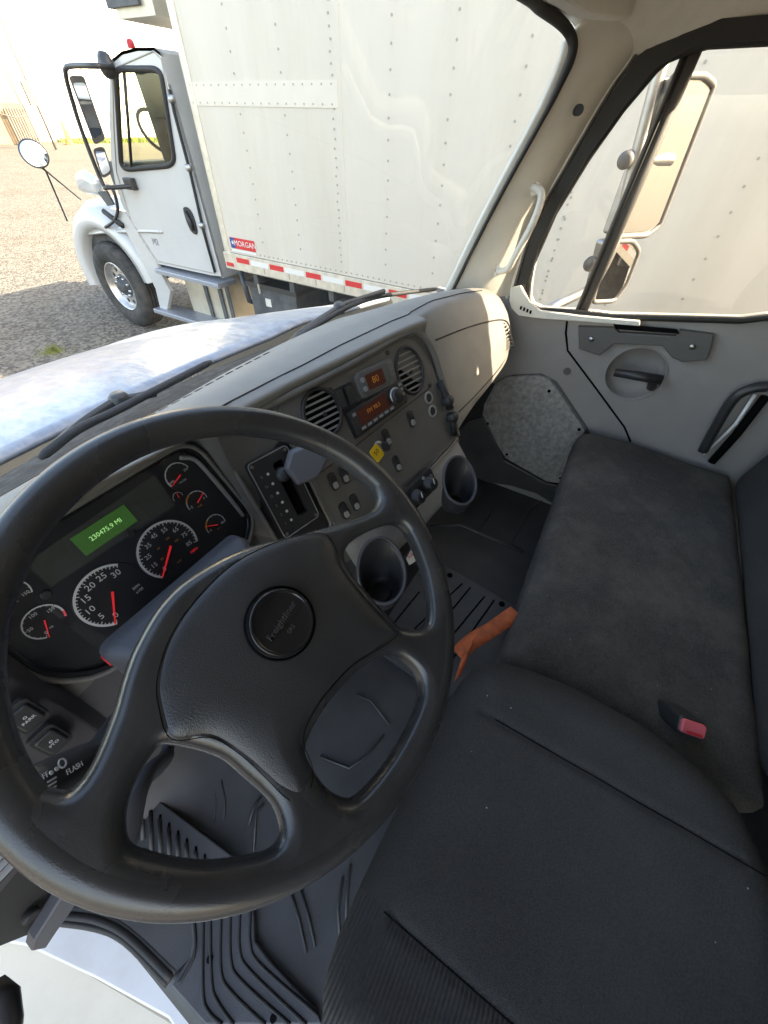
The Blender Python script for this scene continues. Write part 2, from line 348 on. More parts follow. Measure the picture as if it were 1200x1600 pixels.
def pieces(name,parent,mbs,label=None):
    for m_ in mbs: part(name,parent,m_,label)
def thing(name,loc,label,cat,group=None):
    o=bpy.data.objects.new(name,None); COL.objects.link(o); o.location=loc; WORLD[o.name]=V(*loc); o.empty_display_size=.1
    return tag(o,label,cat,group)
def part(name,parent,mb,label=None):
    o=mb.build(name,parent)
    if label: o['label']=label
    return o
#PARTS
# =================================================================== STEERING WHEEL ==============================
WC=V(.116,.187,-.343); WN=nrm((0,-.59,.808)); W=Fr(WC,(1,0,0),np.cross(WN,V(1,0,0)),WN)
RO=.2286; TB=.0158; RI=RO-2*TB
def circ(r,n=120): return [(r*math.cos(2*math.pi*k/n),r*math.sin(2*math.pi*k/n)) for k in range(n)]
h1=[(.187,.057),(.193,.030),(.196,.012),(.188,-.005),(.165,-.007),(.13,.008),(.083,.032),(.019,.066),(-.032,.079),(-.067,.078),(-.101,.066),(-.122,.054),(-.145,.038),(-.171,.024),(-.187,.022),(-.193,.035)]
arcs=[(RI*math.cos(rad(a)),RI*math.sin(rad(a))) for a in range(165,14,-6)]
h1=[tuple(p) for p in catmull(h1[1:],5,False)]+arcs
h2=[tuple(p) for p in catmull([(.095,-.019),(.117,-.014),(.152,-.024),(.180,-.040),(.186,-.058),(.180,-.081),(.168,-.103),(.15,-.126),(.127,-.147),(.11,-.153),(.094,-.143),(.083,-.127),(.081,-.11),(.083,-.071),(.086,-.039)],5)]
h3=[tuple(p) for p in catmull([(.007,-.11),(.035,-.122),(.050,-.137),(.054,-.16),(.050,-.18),(.036,-.1915),(.008,-.195),(-.025,-.193),(-.055,-.187),(-.077,-.178),(-.085,-.165),(-.087,-.145),(-.081,-.119),(-.074,-.108),(-.053,-.103),(-.025,-.104)],5)]
h4=[tuple(p) for p in catmull([(-.136,-.009),(-.122,-.047),(-.121,-.078),(-.122,-.107),(-.128,-.124),(-.137,-.133),(-.147,-.129),(-.160,-.112),(-.173,-.091),(-.182,-.069),(-.188,-.048),(-.190,-.037),(-.186,-.027),(-.177,-.017),(-.163,-.009),(-.146,-.005)],5)]
wheel=thing('steering_wheel',WC-WN*.03,'large black four-spoke steering wheel with thick rubber rim and round centre badge','steering wheel')
b=MB(); b.puffy(W,circ(RO-.004,160),TB,TB,TB,.0018,'wheel_rubber',ztop=lambda X,Y,d:-.004*np.clip((RI-np.hypot(X,Y))/.05,0,1),holes=[h1,h2,h3,h4],zlow=lambda X,Y,d:-.012*np.clip((RI-np.hypot(X,Y))/.05,0,1))
b.tube([W.p((RO-TB)*math.cos(t),(RO-TB)*math.sin(t),-.0) for t in np.linspace(0,2*math.pi,161)[:-1]],TB+.0009,'wheel_rubber',28,closed=True)
part('rim_and_spokes',wheel,b)
padP=[tuple(p) for p in catmull([(-.133,-.006),(-.122,.020),(-.109,.036),(-.083,.052),(-.048,.061),(0,.062),(.049,.047),(.090,.021),(.092,.002),(.080,-.020),(.074,-.045),(.071,-.08),(.071,-.110),(.069,-.124),(.042,-.115),(.007,-.099),(-.025,-.093),(-.053,-.092),(-.074,-.099),(-.086,-.122),(-.104,-.131),(-.114,-.118),(-.113,-.09),(-.112,-.06),(-.116,-.03)],5)]
b=MB(); b.puffy(W,padP,.0105,.004,.040,.0021,'pad_leather',ztop=lambda X,Y,d:.006+0*X+.008*np.exp(-((X+.01)**2+(Y+.01)**2)/.006))
pad=part('airbag_cover',wheel,b)
b=MB(); b.tube([W.p((p[0]+.01)*.985-.01,(p[1]+.02)*.985-.02,.0122) for p in padP],.0004,'hole_black',6,closed=True); part('cover_seam',wheel,b)
bc=W.uv(440,972); bc=on(440,972,W.p(0,0,.028),WN)-WC; bc=(bc@W.r,bc@W.u)
b=MB(); b.lathe(W,[(0,.0315),(.0255,.0318),(.0268,.0322),(.0275,.033),(.0290,.0335),(.0302,.0322),(.0306,.029),(.0306,.02)],'gloss_black',48,bc); b.lathe(W,[(.0318,.0275),(.033,.030),(.0342,.0275)],'hole_black',48,bc)
BF=Fr(W.p(*bc),W.r,W.u,WN)
for i,(txt,y,sz) in enumerate((('Freightliner',.0015,.0088),('SRS',-.0105,.006))): b.text(BF,txt,sz,(0,y),.0325,'dash_slate',rot=rad(8),thick=.0008)
b.box(BF,(-.021,.021),(-.0052,-.0045),(.0322,.0328),'gloss_black')
part('centre_badge',wheel,b)
# column shroud
F0=Fr((.105,.40,-.455),(1,0,0),(0,0,1),(0,-1,0))
col=thing('steering_column',(.105,.42,-.56),'charcoal steering column shroud with wiper stalk and tilt lever behind the wheel','steering column')
b=MB()
rows=[]
for (y,zc,w,h) in ((.46,-.62,.085,.05),(.395,-.53,.104,.062),(.375,-.50,.109,.064),(.350,-.487,.108,.060),(.31,-.48,.085,.052),(.28,-.455,.07,.045),(.24,-.425,.06,.04)):
    P=rrect(2*w,2*h,.016,0,0,5); rows.append([V(.103+p[0],y+p[1]*.1,zc+p[1]) for p in P]+[V(.103+P[0][0],y+P[0][1]*.1,zc+P[0][1])])
b.grid(rows,'blue_grey_plastic'); b.tube([V(.116,.26,-.43),WC-WN*.008],.03,'satin_black',16)
part('shroud',col,b)
b=MB(); a0=V(.02,.31,-.45); a1=at(158,1170,y=.275); a2=at(112,1200,y=.262); a3=at(60,1228,y=.255); a4=a3+(a3-a2)*.8
b.tube([a0,a1,a2,a3,a4],[.010,.0125,.016,.0170,.016],'satin_black',20)
SF=Fr(a2,nrm(a3-a1),nrm(np.cross(nrm(-a2),a3-a1)),nrm(-a2)); 
_n=nrm(SF.n-SF.r*(SF.r@SF.n)); SF=Fr(SF.P,SF.r,np.cross(_n,SF.r),_n)
if SF.u[2]<0: SF=Fr(SF.P,-SF.r,-SF.u,SF.n)
SQ=Fr(SF.p(0,0,.0176),SF.r,SF.u,SF.n); uq=lambda px,py:(SQ.uv(px,py))
b.text(SQ,'FLASH',.0062,uq(117,1200),.0,'white_ink'); b.text(SQ,'OFF',.0062,uq(67,1214),.0,'white_ink'); 
b.arc(SQ,uq(98,1192),.0028,.0040,0,360,-.0006,.0,'white_ink',20); b.disc(SQ,uq(89,1201),.0016,-.0006,.0,'white_ink'); b.disc(SQ,uq(81,1207),.0016,-.0006,.0,'white_ink')
for k in range(3): c_=uq(83+0*k,1217+7*k); b.box(SQ,(c_[0]-.004,c_[0]+.004),(c_[1]-.0007,c_[1]+.0007),(-.0012,-.0006),'white_ink')
part('wiper_stalk',col,b)
b=MB(); l0=at(262,1172,y=.30); l1=at(225,1215,y=.27); l2=at(203,1265,y=.25); l3=at(190,1330,y=.24)
b.tube(catmull([V(.06,.33,-.50),l0,l1,l2,l3],5,False),[.012]*6+[.020]*15,'blue_grey_plastic',14,flat=((0,1,.2),.45)); part('tilt_lever',col,b)
b=MB(); q=at(178,1021,y=.40); b.box(Fr(q,(1,0,0),(0,.39,.92)),(-.012,.016),(-.007,.008),(-.003,.008),'red_plastic',.001); part('hazard_switch',col,b,'red hazard switch peeking out beside the shroud')

# =================================================================== DASHBOARD ==================================
dash=thing('dashboard',(.42,.6,-.9),'grey-brown truck dashboard with dark control fascia wrapping towards the driver','dashboard')
PA=yaw_frame((.684,.419,-.469),-.2,.487)          # centre stack plane
PC=yaw_frame((.11,.5,-.51),0,.40)                 # gauge cluster plane
key=[
(-.56,[(.60,-.42),(.53,-.385),(.47,-.38),(.455,-.42),(.44,-.52),(.42,-.62),(.41,-.66),(.44,-.80),(.50,-.95)]),
(-.30,[(.63,-.41),(.56,-.365),(.475,-.355),(.455,-.40),(.435,-.50),(.42,-.60),(.41,-.66),(.44,-.80),(.50,-.95)]),
(-.10,[(.66,-.40),(.58,-.345),(.475,-.33),(.463,-.375),(.445,-.48),(.43,-.59),(.42,-.66),(.45,-.80),(.52,-.95)]),
(-.075,[(.665,-.40),(.58,-.340),(.473,-.325),(.475,-.375),(.465,-.48),(.435,-.60),(.42,-.66),(.45,-.80),(.52,-.95)]),
(-.062,[(.67,-.40),(.58,-.337),(.472,-.322),(.555,-.39),(.510,-.505),(.462,-.605),(.43,-.66),(.45,-.80),(.52,-.95)]),
(.10,[(.685,-.395),(.58,-.332),(.470,-.312),(.562,-.388),(.513,-.500),(.466,-.600),(.43,-.66),(.45,-.80),(.52,-.95)]),
(.298,[(.69,-.392),(.585,-.335),(.472,-.328),(.560,-.390),(.511,-.500),(.463,-.600),(.41,-.66),(.44,-.80),(.51,-.95)]),
(.318,[(.69,-.391),(.585,-.337),(.482,-.338),(.512,-.378),(.496,-.470),(.43,-.610),(.39,-.67),(.42,-.80),(.50,-.95)]),
(.36,[(.69,-.39),(.59,-.340),(.500,-.348),(.521,-.382),(.492,-.470),(.412,-.618),(.37,-.68),(.40,-.82),(.49,-.95)]),
(.50,[(.70,-.388),(.59,-.345),(.498,-.352),(.508,-.378),(.465,-.485),(.368,-.650),(.33,-.70),(.37,-.82),(.47,-.95)]),
(.68,[(.70,-.386),(.59,-.345),(.464,-.345),(.475,-.372),(.425,-.482),(.330,-.664),(.285,-.70),(.34,-.82),(.45,-.95)]),
(.86,[(.69,-.385),(.57,-.343),(.428,-.338),(.440,-.365),(.395,-.450),(.304,-.640),(.262,-.68),(.33,-.80),(.45,-.93)]),
(.915,[(.68,-.385),(.555,-.340),(.412,-.337),(.420,-.372),(.380,-.460),(.300,-.625),(.268,-.655),(.34,-.76),(.46,-.90)]),
(.945,[(.67,-.385),(.545,-.338),(.445,-.345),(.425,-.385),(.372,-.475),(.300,-.615),(.290,-.640),(.38,-.70),(.48,-.82)]),
(1.06,[(.63,-.385),(.52,-.338),(.448,-.345),(.405,-.395),(.345,-.490),(.292,-.600),(.300,-.632),(.42,-.67),(.50,-.74)]),
(1.20,[(.58,-.387),(.475,-.342),(.412,-.352),(.362,-.402),(.312,-.490),(.284,-.585),(.300,-.618),(.42,-.64),(.50,-.70)]),
(1.31,[(.52,-.390),(.425,-.350),(.372,-.362),(.330,-.408),(.290,-.480),(.278,-.560),(.300,-.600),(.42,-.62),(.48,-.66)]),
(1.365,[(.47,-.395),(.395,-.372),(.355,-.390),(.325,-.425),(.300,-.480),(.295,-.545),(.315,-.580),(.42,-.60),(.46,-.62)]),
(1.385,[(.45,-.41),(.39,-.40),(.36,-.415),(.34,-.445),(.325,-.485),(.325,-.53),(.34,-.555),(.42,-.58),(.44,-.60)]),
]
def sect(x):
    for (a,P),(c,Q) in zip(key[:-1],key[1:]):
        if a<=x<=c: t=(x-a)/(c-a); t=t*t*(3-2*t) if c-a<.03 else t; return [V(x,p[0]*(1-t)+q[0]*t,p[1]*(1-t)+q[1]*t) for p,q in zip(P,Q)]
xs=sorted(set([round(v,4) for v in np.arange(-.56,1.386,.02)]+[k[0] for k in key]))
def fine(P):      # rounded profile: corner points become small arcs
    Q=[P[0]]+[p for p in P[1:-1]]+[P[-1]]; out=[Q[0]]
    for i in range(1,len(Q)-1):
        a,b_,c=Q[i-1],Q[i],Q[i+1]; r=[0,.05,.014,.012,.03,.03,.015,.05][i] if i<8 else .02
        e1=a-b_; e2=c-b_; l1=np.linalg.norm(e1); l2=np.linalg.norm(e2); q=min(r,l1*.48,l2*.48); p0=b_+e1/l1*q; p1=b_+e2/l2*q
        for k in range(5): t=k/4; out.append(p0*(1-t)**2+2*b_*t*(1-t)+p1*t*t)
    out.append(Q[-1]); return out
rows=[fine(sect(min(x,1.385))) for x in xs]
nr=len(rows[0]); b=MB()
cut=1+5*2+3                      # columns up to the lip belong to the top pad
sm=[]
def smoothrows(R,it=2):
    R=[list(r) for r in R]
    for _ in range(it):
        N=[r[:] for r in R]
        for i in range(1,len(R)-1):
            if xs[i]<-.12 or xs[i]>.96 or .36<xs[i]<.9:
                for j in range(nr): N[i][j]=(R[i-1][j]+2*R[i][j]+R[i+1][j])/4
        R=N
    return R
rows=smoothrows(rows,3)
b.grid([r[:cut] for r in rows],'dash_grey')
i0=min(i for i,x in enumerate(xs) if x>=.945)
part('dash_top',dash,b)
b=MB(); b.grid([r[cut-1:] for r in rows[:i0+1]],'fascia'); sl_=b.mi('dash_slate')
for k,f in enumerate(b.f):
    c_=np.mean([b.v[i] for i in f],0)
    if c_[0]<-.062 or (c_[0]<.34 and c_[2]<-.585): b.m[k]=sl_
b=b; part('dash_body',dash,b)
b=MB(); b.grid([r[cut-1:] for r in rows[i0:]],'dash_grey'); part('glovebox_panel',dash,b)
b=MB(); e=rows[-1]; b.prism([[p+V(.0,0,0) for p in e]+[V(1.385,.60,-.60),V(1.385,.60,-.40)]],(.018,0,0),'dash_grey'); part('end_cap',dash,b); b=MB(); e=rows[0]; b.prism([[p for p in e]+[V(-.56,.65,-.95)]],(-.012,0,0),'satin_black'); part('end_cap',dash,b)
# groove lines on the dash top and passenger panel (thin dark seams)
b=MB()
g=[]
for x in np.arange(.05,1.30,.03):
    s_=fine(sect(x)); p=.55*s_[5]+.45*s_[6]; g.append(p+V(0,0,.0006))
b.tube(g,.0016,'matt_black',6)
part('seam_line',dash,b)
def surf(x,t):   # point on front face, t 3..6 between profile points
    P=sect(x); i=int(t); f=t-i; return P[i]*(1-f)+P[i+1]*f
b=MB(); L=[surf(.97,3.2),surf(1.10,3.15),surf(1.2,3.15),surf(1.3,3.3),surf(1.335,3.8),surf(1.33,4.5),surf(1.25,4.8),surf(1.1,4.85),surf(.97,4.85)]
def off(P,d=.002):
    return [p+nrm(V(0,-.8,.5))*d for p in P]
b.tube(off(catmull(L,6,False),.0),.0022,'matt_black',6); part('glovebox_seam',dash,b)
# right end air vent
b=MB()
for k in range(13):
    t=k/12; p=at(768+t*32+6*math.sin(t*3),478+t*62,x=1.315); p=p+nrm(-p)*.004
    b.box(Fr(p,nrm(V(1,.25,-.1)),nrm(V(0,.35,.94))),(-.018,.018),(-.0022,.0022),(-.004,.004),'matt_black')
part('demister_slots',dash,b)
# defroster slots by windscreen
b=MB()
for x in np.arange(.30,.62,.028):
    P=sect(x); p=P[0]*.75+P[1]*.25; b.box(Fr(p+V(0,0,.003),(1,0,0),nrm(P[1]-P[0])*-1),(-.009,.009),(-.004,.004),(-.004,-.0021),'hole_black')
part('defroster_slot',dash,b)
# ---- gauge cluster
bay=roundpoly([(-.170,.135),(.176,.135),(.198,-.045),(.150,-.085),(-.125,-.085),(-.172,-.03)],[.03,.04,.03,.03,.04,.04],7)
def scale2(P,k,cx=.01,cy=.02): return [((p[0]-cx)*k+cx,(p[1]-cy)*k+cy) for p in P]
b=MB(); b.plate(PC,[tuple(p) for p in bay],-.012,-.001,'cluster_face'); cl=part('instrument_cluster',dash,b)
b=MB(); b.tube([PC.p(p[0],p[1],.003) for p in scale2(bay,1.012)],.0055,'gloss_black',8,closed=True)
b.tube([PC.p(p[0],p[1],.008) for p in scale2(bay,1.045)],.004,'dash_dark',8,closed=True)
b.tube([PC.p(*p,.006) for p in catmull([(.150,.122),(.170,.105),(.178,.06),(.184,.01),(.188,-.03)],6,False)],.0042,'button_grey',8)
part('cluster_bezel',cl,b)
b=MB(); b.plate(PC,[(-.095,.110),(.103,.120),(.101,.060),(.02,.063),(-.095,.066)],-.001,.0005,'screen_grey'); part('display_panel',cl,b)
b=MB(); b.plate(PC,[(-.041,.106),(.040,.106),(.040,.074),(-.041,.074)],.0005,.0014,'lcd'); b.text(PC,'230475.9 MI',.0100,(0,.090),.0018,'lcd_text',sx=.95); part('odometer_screen',cl,b,'small lit green odometer screen')
for q,t in (((-.12,.060),''),((.098,.052),'')): pass
def gauge(name,c,R,nums,a0,a1,needle,ring='white_ink',tn=24,fs=.011,lab=None,arcs=None):
    b=MB(); b.disc(PC,c,R*1.03,-.001,.0006,'cluster_face',36)
    b.arc(PC,c,R*.93,R,a0,a1,.0006,.0010,ring,48)
    for k in range(tn+1):
        a=rad(a0+(a1-a0)*k/tn); d=(math.cos(a),math.sin(a)); w=R*.012; l=R*(.84 if k%4==0 else .88)
        p=[(c[0]+d[0]*l-d[1]*w,c[1]+d[1]*l+d[0]*w),(c[0]+d[0]*l+d[1]*w,c[1]+d[1]*l-d[0]*w),(c[0]+d[0]*R*.94+d[1]*w,c[1]+d[1]*R*.94-d[0]*w),(c[0]+d[0]*R*.94-d[1]*w,c[1]+d[1]*R*.94+d[0]*w)]
        b.plate(PC,p,.0006,.00105,ring)
    n=len(nums)
    for k,s in enumerate(nums):
        if s=='' : continue
        a=rad(a0+(a1-a0)*k/(n-1)); r=R*.68; b.text(PC,s,fs,(c[0]+r*math.cos(a),c[1]+r*math.sin(a)),.001,'white_ink')
    if arcs:
        for (s0,s1,mm) in arcs: b.arc(PC,c,R*.90,R*1.01,s0,s1,.0008,.0013,mm,14)
    if lab:
        for (tx,lx,ly,sz,mm) in lab: b.text(PC,tx,sz,(c[0]+lx,c[1]+ly),.001,mm)
    gz=part(name,cl,b)
    b=MB(); a=rad(needle); d=(math.cos(a),math.sin(a)); w=R*.035; 
    b.plate(PC,[(c[0]-d[0]*R*.12-d[1]*w,c[1]-d[1]*R*.12+d[0]*w),(c[0]-d[0]*R*.12+d[1]*w,c[1]-d[1]*R*.12-d[0]*w),(c[0]+d[0]*R*.97+d[1]*w*.4,c[1]+d[1]*R*.97-d[0]*w*.4),(c[0]+d[0]*R*.97-d[1]*w*.4,c[1]+d[1]*R*.97+d[0]*w*.4)],.003,.0042,'red_ink')
    o=b.build('needle',cl); return gz
# angle helper: dial of the tach runs from lower left round the top
gauge('tachometer',(-.053,.004),.0475,['0','5','10','15','20','25','30'],-118,-315+0,-122,tn=30,fs=.0135,lab=[('RPM',.030,-.014,.006,'white_ink'),('x100',.030,-.022,.006,'white_ink')])
gauge('speedometer',(.049,.006),.049,['5','15','25','35','45','55','65','75','85'],-138,-385,-140,tn=32,fs=.0105,lab=[('MPH',.030,-.030,.007,'red_ink'),('km/h',.0,-.028,.004,'amber_ink'),('20',-.018,-.006,.005,'amber_ink'),('60',-.012,.012,.005,'amber_ink'),('100',.008,.016,.005,'amber_ink'),('120',.017,.004,.005,'amber_ink')])
gauge('air_pressure_gauge',(-.128,.033),.0235,['0','50','100','150'],-120,-330,-115,tn=12,fs=.0065,arcs=[(-30,28,'white_ink'),(-8,-30,'red_ink')],lab=[('PSI',.0,-.012,.004,'white_ink')])
gauge('second_air_gauge',(-.131,.086),.0225,['0','75','150'],-130,-390,60,tn=12,fs=.006,lab=[('AIR',0,-.010,.004,'white_ink')])
gauge('coolant_gauge',(.133,.097),.0225,['100','','250'],190,10,200,tn=8,fs=.0055,lab=[('WATER',0,-.011,.0042,'white_ink')],arcs=[(200,178,'white_ink')])
gauge('transmission_gauge',(.111,.0685),.0088,['','',''],190,-10,80,tn=6,fs=.004)
gauge('fuel_gauge',(.133,.043),.0195,['E','','F'],190,-10,25,tn=8,fs=.006,lab=[('FUEL',0,-.009,.0042,'amber_ink')],arcs=[(150,105,'amber_ink')])
gauge('oil_gauge',(.136,-.012),.0195,['0','','80'],190,-20,150,tn=8,fs=.006,lab=[('OIL',0,-.009,.0042,'amber_ink')],arcs=[(170,120,'amber_ink')])
b=MB(); b.disc(PC,(.021,.064),.006,.0,.003,'satin_black',18,.001); part('reset_button',cl,b); b=MB(); b.disc(PC,(-.105,.062),.006,.0,.003,'satin_black',18,.001); part('reset_button',cl,b)
b=MB(); b.add([PC.p(p[0],p[1],.010) for p in bay],[list(range(len(bay)))],'lens'); part('cluster_lens',cl,b)
b=MB(); b.plate(PC,rrect(.065,.034,.01,-.052,-.066),-.001,.001,'screen_grey'); part('warning_panel',cl,b)
# ---- centre stack fascia
cp=roundpoly([(-.238,.092),(-.05,.099),(.185,.119),(.226,.03),(.238,-.190),(.0,-.231),(-.228,-.236)],[.02,.005,.05,.03,.015,.005,.015],8)
vl=[(-.147+.047*math.cos(t),.043+.050*math.sin(t)) for t in np.linspace(0,2*math.pi,33)[:-1]]
vr=[(.140+.047*math.cos(t),.040+.056*math.sin(t)) for t in np.linspace(0,2*math.pi,33)[:-1]]
b=MB(); b.plate(PA,[tuple(p) for p in cp],-.012,.002,'fascia',holes=[vl,vr]); b.tube([PA.p(p[0],p[1],.0) for p in cp],.0035,'fascia',8,closed=True)
cpn=part('centre_panel',dash,b)
b=MB(); b.tube([PA.p(*p,.006) for p in catmull([(-.30,.098),(-.238,.101),(-.05,.109),(.15,.124),(.205,.112),(.235,.07),(.245,0),(.252,-.10),(.250,-.185)],6,False)],[.008]*48+[.008],'dash_dark',10); part('panel_surround',dash,b)
b=MB(); b.tube([PA.p(*p,.0025) for p in [(-.225,-.068),(-.10,-.055),(.20,-.022)]],.0012,'matt_black',6); part('panel_seam',cpn,b)
b=MB(); b.tube([PA.p(*p,.004) for p in [(-.22,-.243),(0,-.238),(.243,-.196)]],.0035,'satin_metal',8); part('trim_strip',dash,b,'thin bright trim strip under the control fascia')
for nm,c,ry in (('left',(-.147,.043),.050),('right',(.140,.040),.056)):
    b=MB(); vf=Fr(PA.p(*c),nrm(PA.r+PA.u*.0),PA.u,PA.n)
    b.disc(vf,(0,0),.0468,-.006,-.003,'hole_black',32,ry=ry-.0004)
    rim=[vf.p(.047*math.cos(t),ry*math.sin(t),.003) for t in np.linspace(0,2*math.pi,41)[:-1]]; b.tube(rim,.0045,'satin_black',10,closed=True)
    wall=[[vf.p(.0465*math.cos(t),ry*math.sin(t),h) for t in np.linspace(0,2*math.pi,41)] for h in (.002,-.035)]; b.grid(wall,'matt_black')
    o=part('air_vent',cpn,b)
    b=MB()
    for k in range(7):
        y=-.75+1.5*k/6; w=.043*math.sqrt(max(0,1-y*y))
        sf=Fr(vf.p(0,y*ry,-.006),vf.r,nrm(vf.u*.45-vf.n*.9)); b.box(Fr(vf.p(0,y*ry,.0),vf.r,vf.u),(-w,w),(-.0019,.0019),(-.0015,.0025),'dash_grey')
    b.disc(vf,(.004,-.004),.0045,-.002,.004,'satin_black',14)
    part('louvres',o,b)
# aux display and two-button switch
b=MB(); b.plate(PA,rrect(.122,.060,.014,.022,.060,rot=.01),.002,.012,'fascia',.003); ds=part('backup_display',cpn,b)
b=MB(); b.plate(PA,rrect(.092,.046,.010,.014,.060),.012,.0145,'display_glass',.001); b.plate(PA,rrect(.056,.034,.004,.013,.060),.0145,.0152,'display_orange')
for k in range(2): b.disc(PA,(-.025,.070-.02*k),.006,.0145,.0165,'button_grey',14,.001)
b.text(PA,'80',.022,(.012,.060),.0154,'amber_ink'); part('display_screen',ds,b)
b=MB()
for k in range(3): b=MB(); b.box(PA,(.062,.078),(.076-.014*k,.083-.014*k),(.012,.0135),'dash_dark',.0006); part('display_button',ds,b)
b=MB(); b.plate(PA,rrect(.060,.050,.006,-.078,.052),.001,.004,'matt_black',.001)
for k in range(2): b.plate(PA,rrect(.020,.040,.003,-.094+.030*k,.052),.004,.011,'satin_black',.002)
part('rocker_switch',cpn,b)
# radio
b=MB(); RF=Fr(PA.p(.0,-.0),PA.r*math.cos(.077)+PA.u*math.sin(.077),-PA.r*math.sin(.077)+PA.u*math.cos(.077),PA.n)
b.plate(RF,rrect(.194,.068,.004,0,0),.001,.004,'matt_black',.001); b.plate(RF,rrect(.182,.056,.004,0,0),.004,.014,'satin_black',.002); rd=part('radio',cpn,b)
b=MB(); b.plate(RF,rrect(.098,.034,.003,-.022,.004),.014,.0148,'display_orange'); b.text(RF,'FM 98.5',.014,(-.02,.006),.015,'amber_ink'); part('radio_display',rd,b)
b=MB(); b.lathe(RF,[(.017,.012),(.0165,.024),(.013,.026),(0,.026)],'satin_black',24,(.058,.0)); b.lathe(RF,[(.0195,.012),(.0195,.016),(.017,.017)],'satin_metal',24,(.058,.0)); part('volume_knob',rd,b)
b=MB()
for k in range(6): b=MB(); b.box(RF,(-.075+.02*k,-.062+.02*k),(-.023,-.017),(.014,.0155),'button_grey',.0005); part('radio_button',rd,b)
b=MB(); b.box(RF,(-.084,-.074),(.014,.021),(.014,.0155),'button_grey',.0005); part('radio_button',rd,b)
for k in range(3): b=MB(); b.box(RF,(.078,.087),(.014-.012*k,.021-.012*k),(.014,.0155),'button_grey',.0005); part('radio_button',rd,b)
# rocker switches
def rocker(c,rot=0.,w=.022,h=.044):
    b=MB(); c0,s0=math.cos(rot),math.sin(rot); f=Fr(PA.p(*c),PA.r*c0+PA.u*s0,-PA.r*s0+PA.u*c0,PA.n)
    b.plate(f,rrect(w,h,.0095),.001,.005,'satin_black',.001)
    o=part('rocker_switch',cpn,b)
    b=MB(); b.plate(f,rrect(w*.62,h*.42,.005,0,h*.18),.005,.008,'satin_black',.001); b.plate(f,rrect(w*.58,h*.36,.005,0,-h*.22),.005,.010,'button_grey',.0025)
    part('rocker_paddle',o,b)
for c in ((.094,-.069),(-.004,-.077),(.0,-.150),(-.158,-.098),(-.190,-.098),(-.160,-.170),(-.194,-.172)): rocker(c,.03)
for c in ((.180,-.045),(.180,-.082)):
    b=MB(); b.lathe(PA,[(.0165,.001),(.0165,.004),(.0125,.0055),(.011,.003)],'button_grey',26,c); b.disc(PA,c,.0112,.001,.003,'matt_black',24); part('pull_knob' if c[1]<-.06 else 'power_outlet',cpn,b)
b=MB(); b.tube([PA.p(.232,-.02,.006),PA.p(.235,-.06,.014),PA.p(.238,-.10,.016)],.010,'matt_black',10); b.lathe(PA,[(.014,.0),(.014,.026),(.010,.030),(0,.030)],'satin_black',16,(.236,-.075)); b.lathe(PA,[(.015,.0),(.015,.024),(.009,.028),(0,.028)],'satin_black',16,(.240,-.125)); b.tube([PA.p(.24,-.13,.01),PA.p(.236,-.15,.012),PA.p(.235,-.175,.008)],.009,'matt_black',10); part('cb_plug',dash,b)
for c in ((-.180,.077),(-.108,.078) ,(.085,.100),(.197,-.018)): b=MB(); b.disc(PA,c,.006,.001,.0035,'matt_black',14); part('screw_cap',cpn,b)
b=MB(); b.disc(PC,(.215,.122),.006,-.002,.006,'matt_black',14); part('screw_cap',dash,b)
# ---- ignition with key + yellow tag
ky=thing('ignition_key',PA.p(-.045,-.085),'ignition key in the dash lock carrying a bright yellow plastic tag','key')
b=MB(); b.lathe(PA,[(.014,.001),(.014,.006),(.010,.008),(.004,.008),(0,.008)],'satin_metal',22,(-.038,-.085)); b.box(PA,(-.0395,-.0365),(-.094,-.076),(.008,.028),'satin_metal'); b.plate(Fr(PA.p(-.038,-.085,.03),PA.u,PA.n),rrect(.022,.024,.008),-.002,.002,'satin_black',.0005); part('key_blade',ky,b)
TG=Fr(on(589,708,PA.p(0,0,.030),PA.n),nrm(PA.r*.9+PA.u*.35),nrm(-PA.r*.35+PA.u*.9)); b=MB(); b.plate(TG,rrect(.030,.036,.005),-.001,.001,'yellow_tag',.0004); b.text(TG,'50',.016,(0,.003),.0013,'matt_black'); part('yellow_tag',ky,b)
# ---- shifter bay
b=MB(); sb=roundpoly([(-.372,.070),(-.245,.080),(-.236,-.190),(-.362,-.190)],.02,6); b.plate(PA,[tuple(p) for p in sb],-.030,-.006,'matt_black'); sh=part('shifter_bay',dash,b)
b=MB(); ring=[PA.p(p[0],p[1],.0) for p in sb]; b.tube(ring,.0045,'dash_dark',8,closed=True); part('bay_surround',sh,b)
SH=Fr(PA.p(-.303,-.062,.0),PA.r,PA.u,PA.n)
slot=rrect(.026,.122,.006,.014,.002)
b=MB(); b.plate(SH,rrect(.094,.170,.008,0,0),-.006,.008,'satin_black',holes=[slot]); b.plate(SH,slot,-.008,-.004,'hole_black'); b.tube([SH.p(*p,.008) for p in rrect(.090,.166,.008,0,0)],.0010,'button_grey',6,closed=True)
for k,s in enumerate(('R','N','D','3','2','1')):
    b.disc(SH,(-.016,.050-.021*k),.0028,.008,.0088,'white_ink',12); b.text(SH,s,.008,(-.030,.050-.021*k),.0085,'grey_ink')
for c in ((-.038,.076),(.038,.076),(-.038,-.076),(.038,-.076)): b.disc(SH,c,.0035,.008,.0095,'satin_metal',12)
gp=part('gear_plate',sh,b)
b=MB(); b.lathe(SH,[(.014,-.004),(.015,.010),(.010,.016),(0,.017)],'blue_grey_plastic',20,(.012,.035)); b.tube([SH.p(.014,.035,.006),SH.p(.030,.03,.020),SH.p(.048,.036,.03)],.007,'satin_black',10)
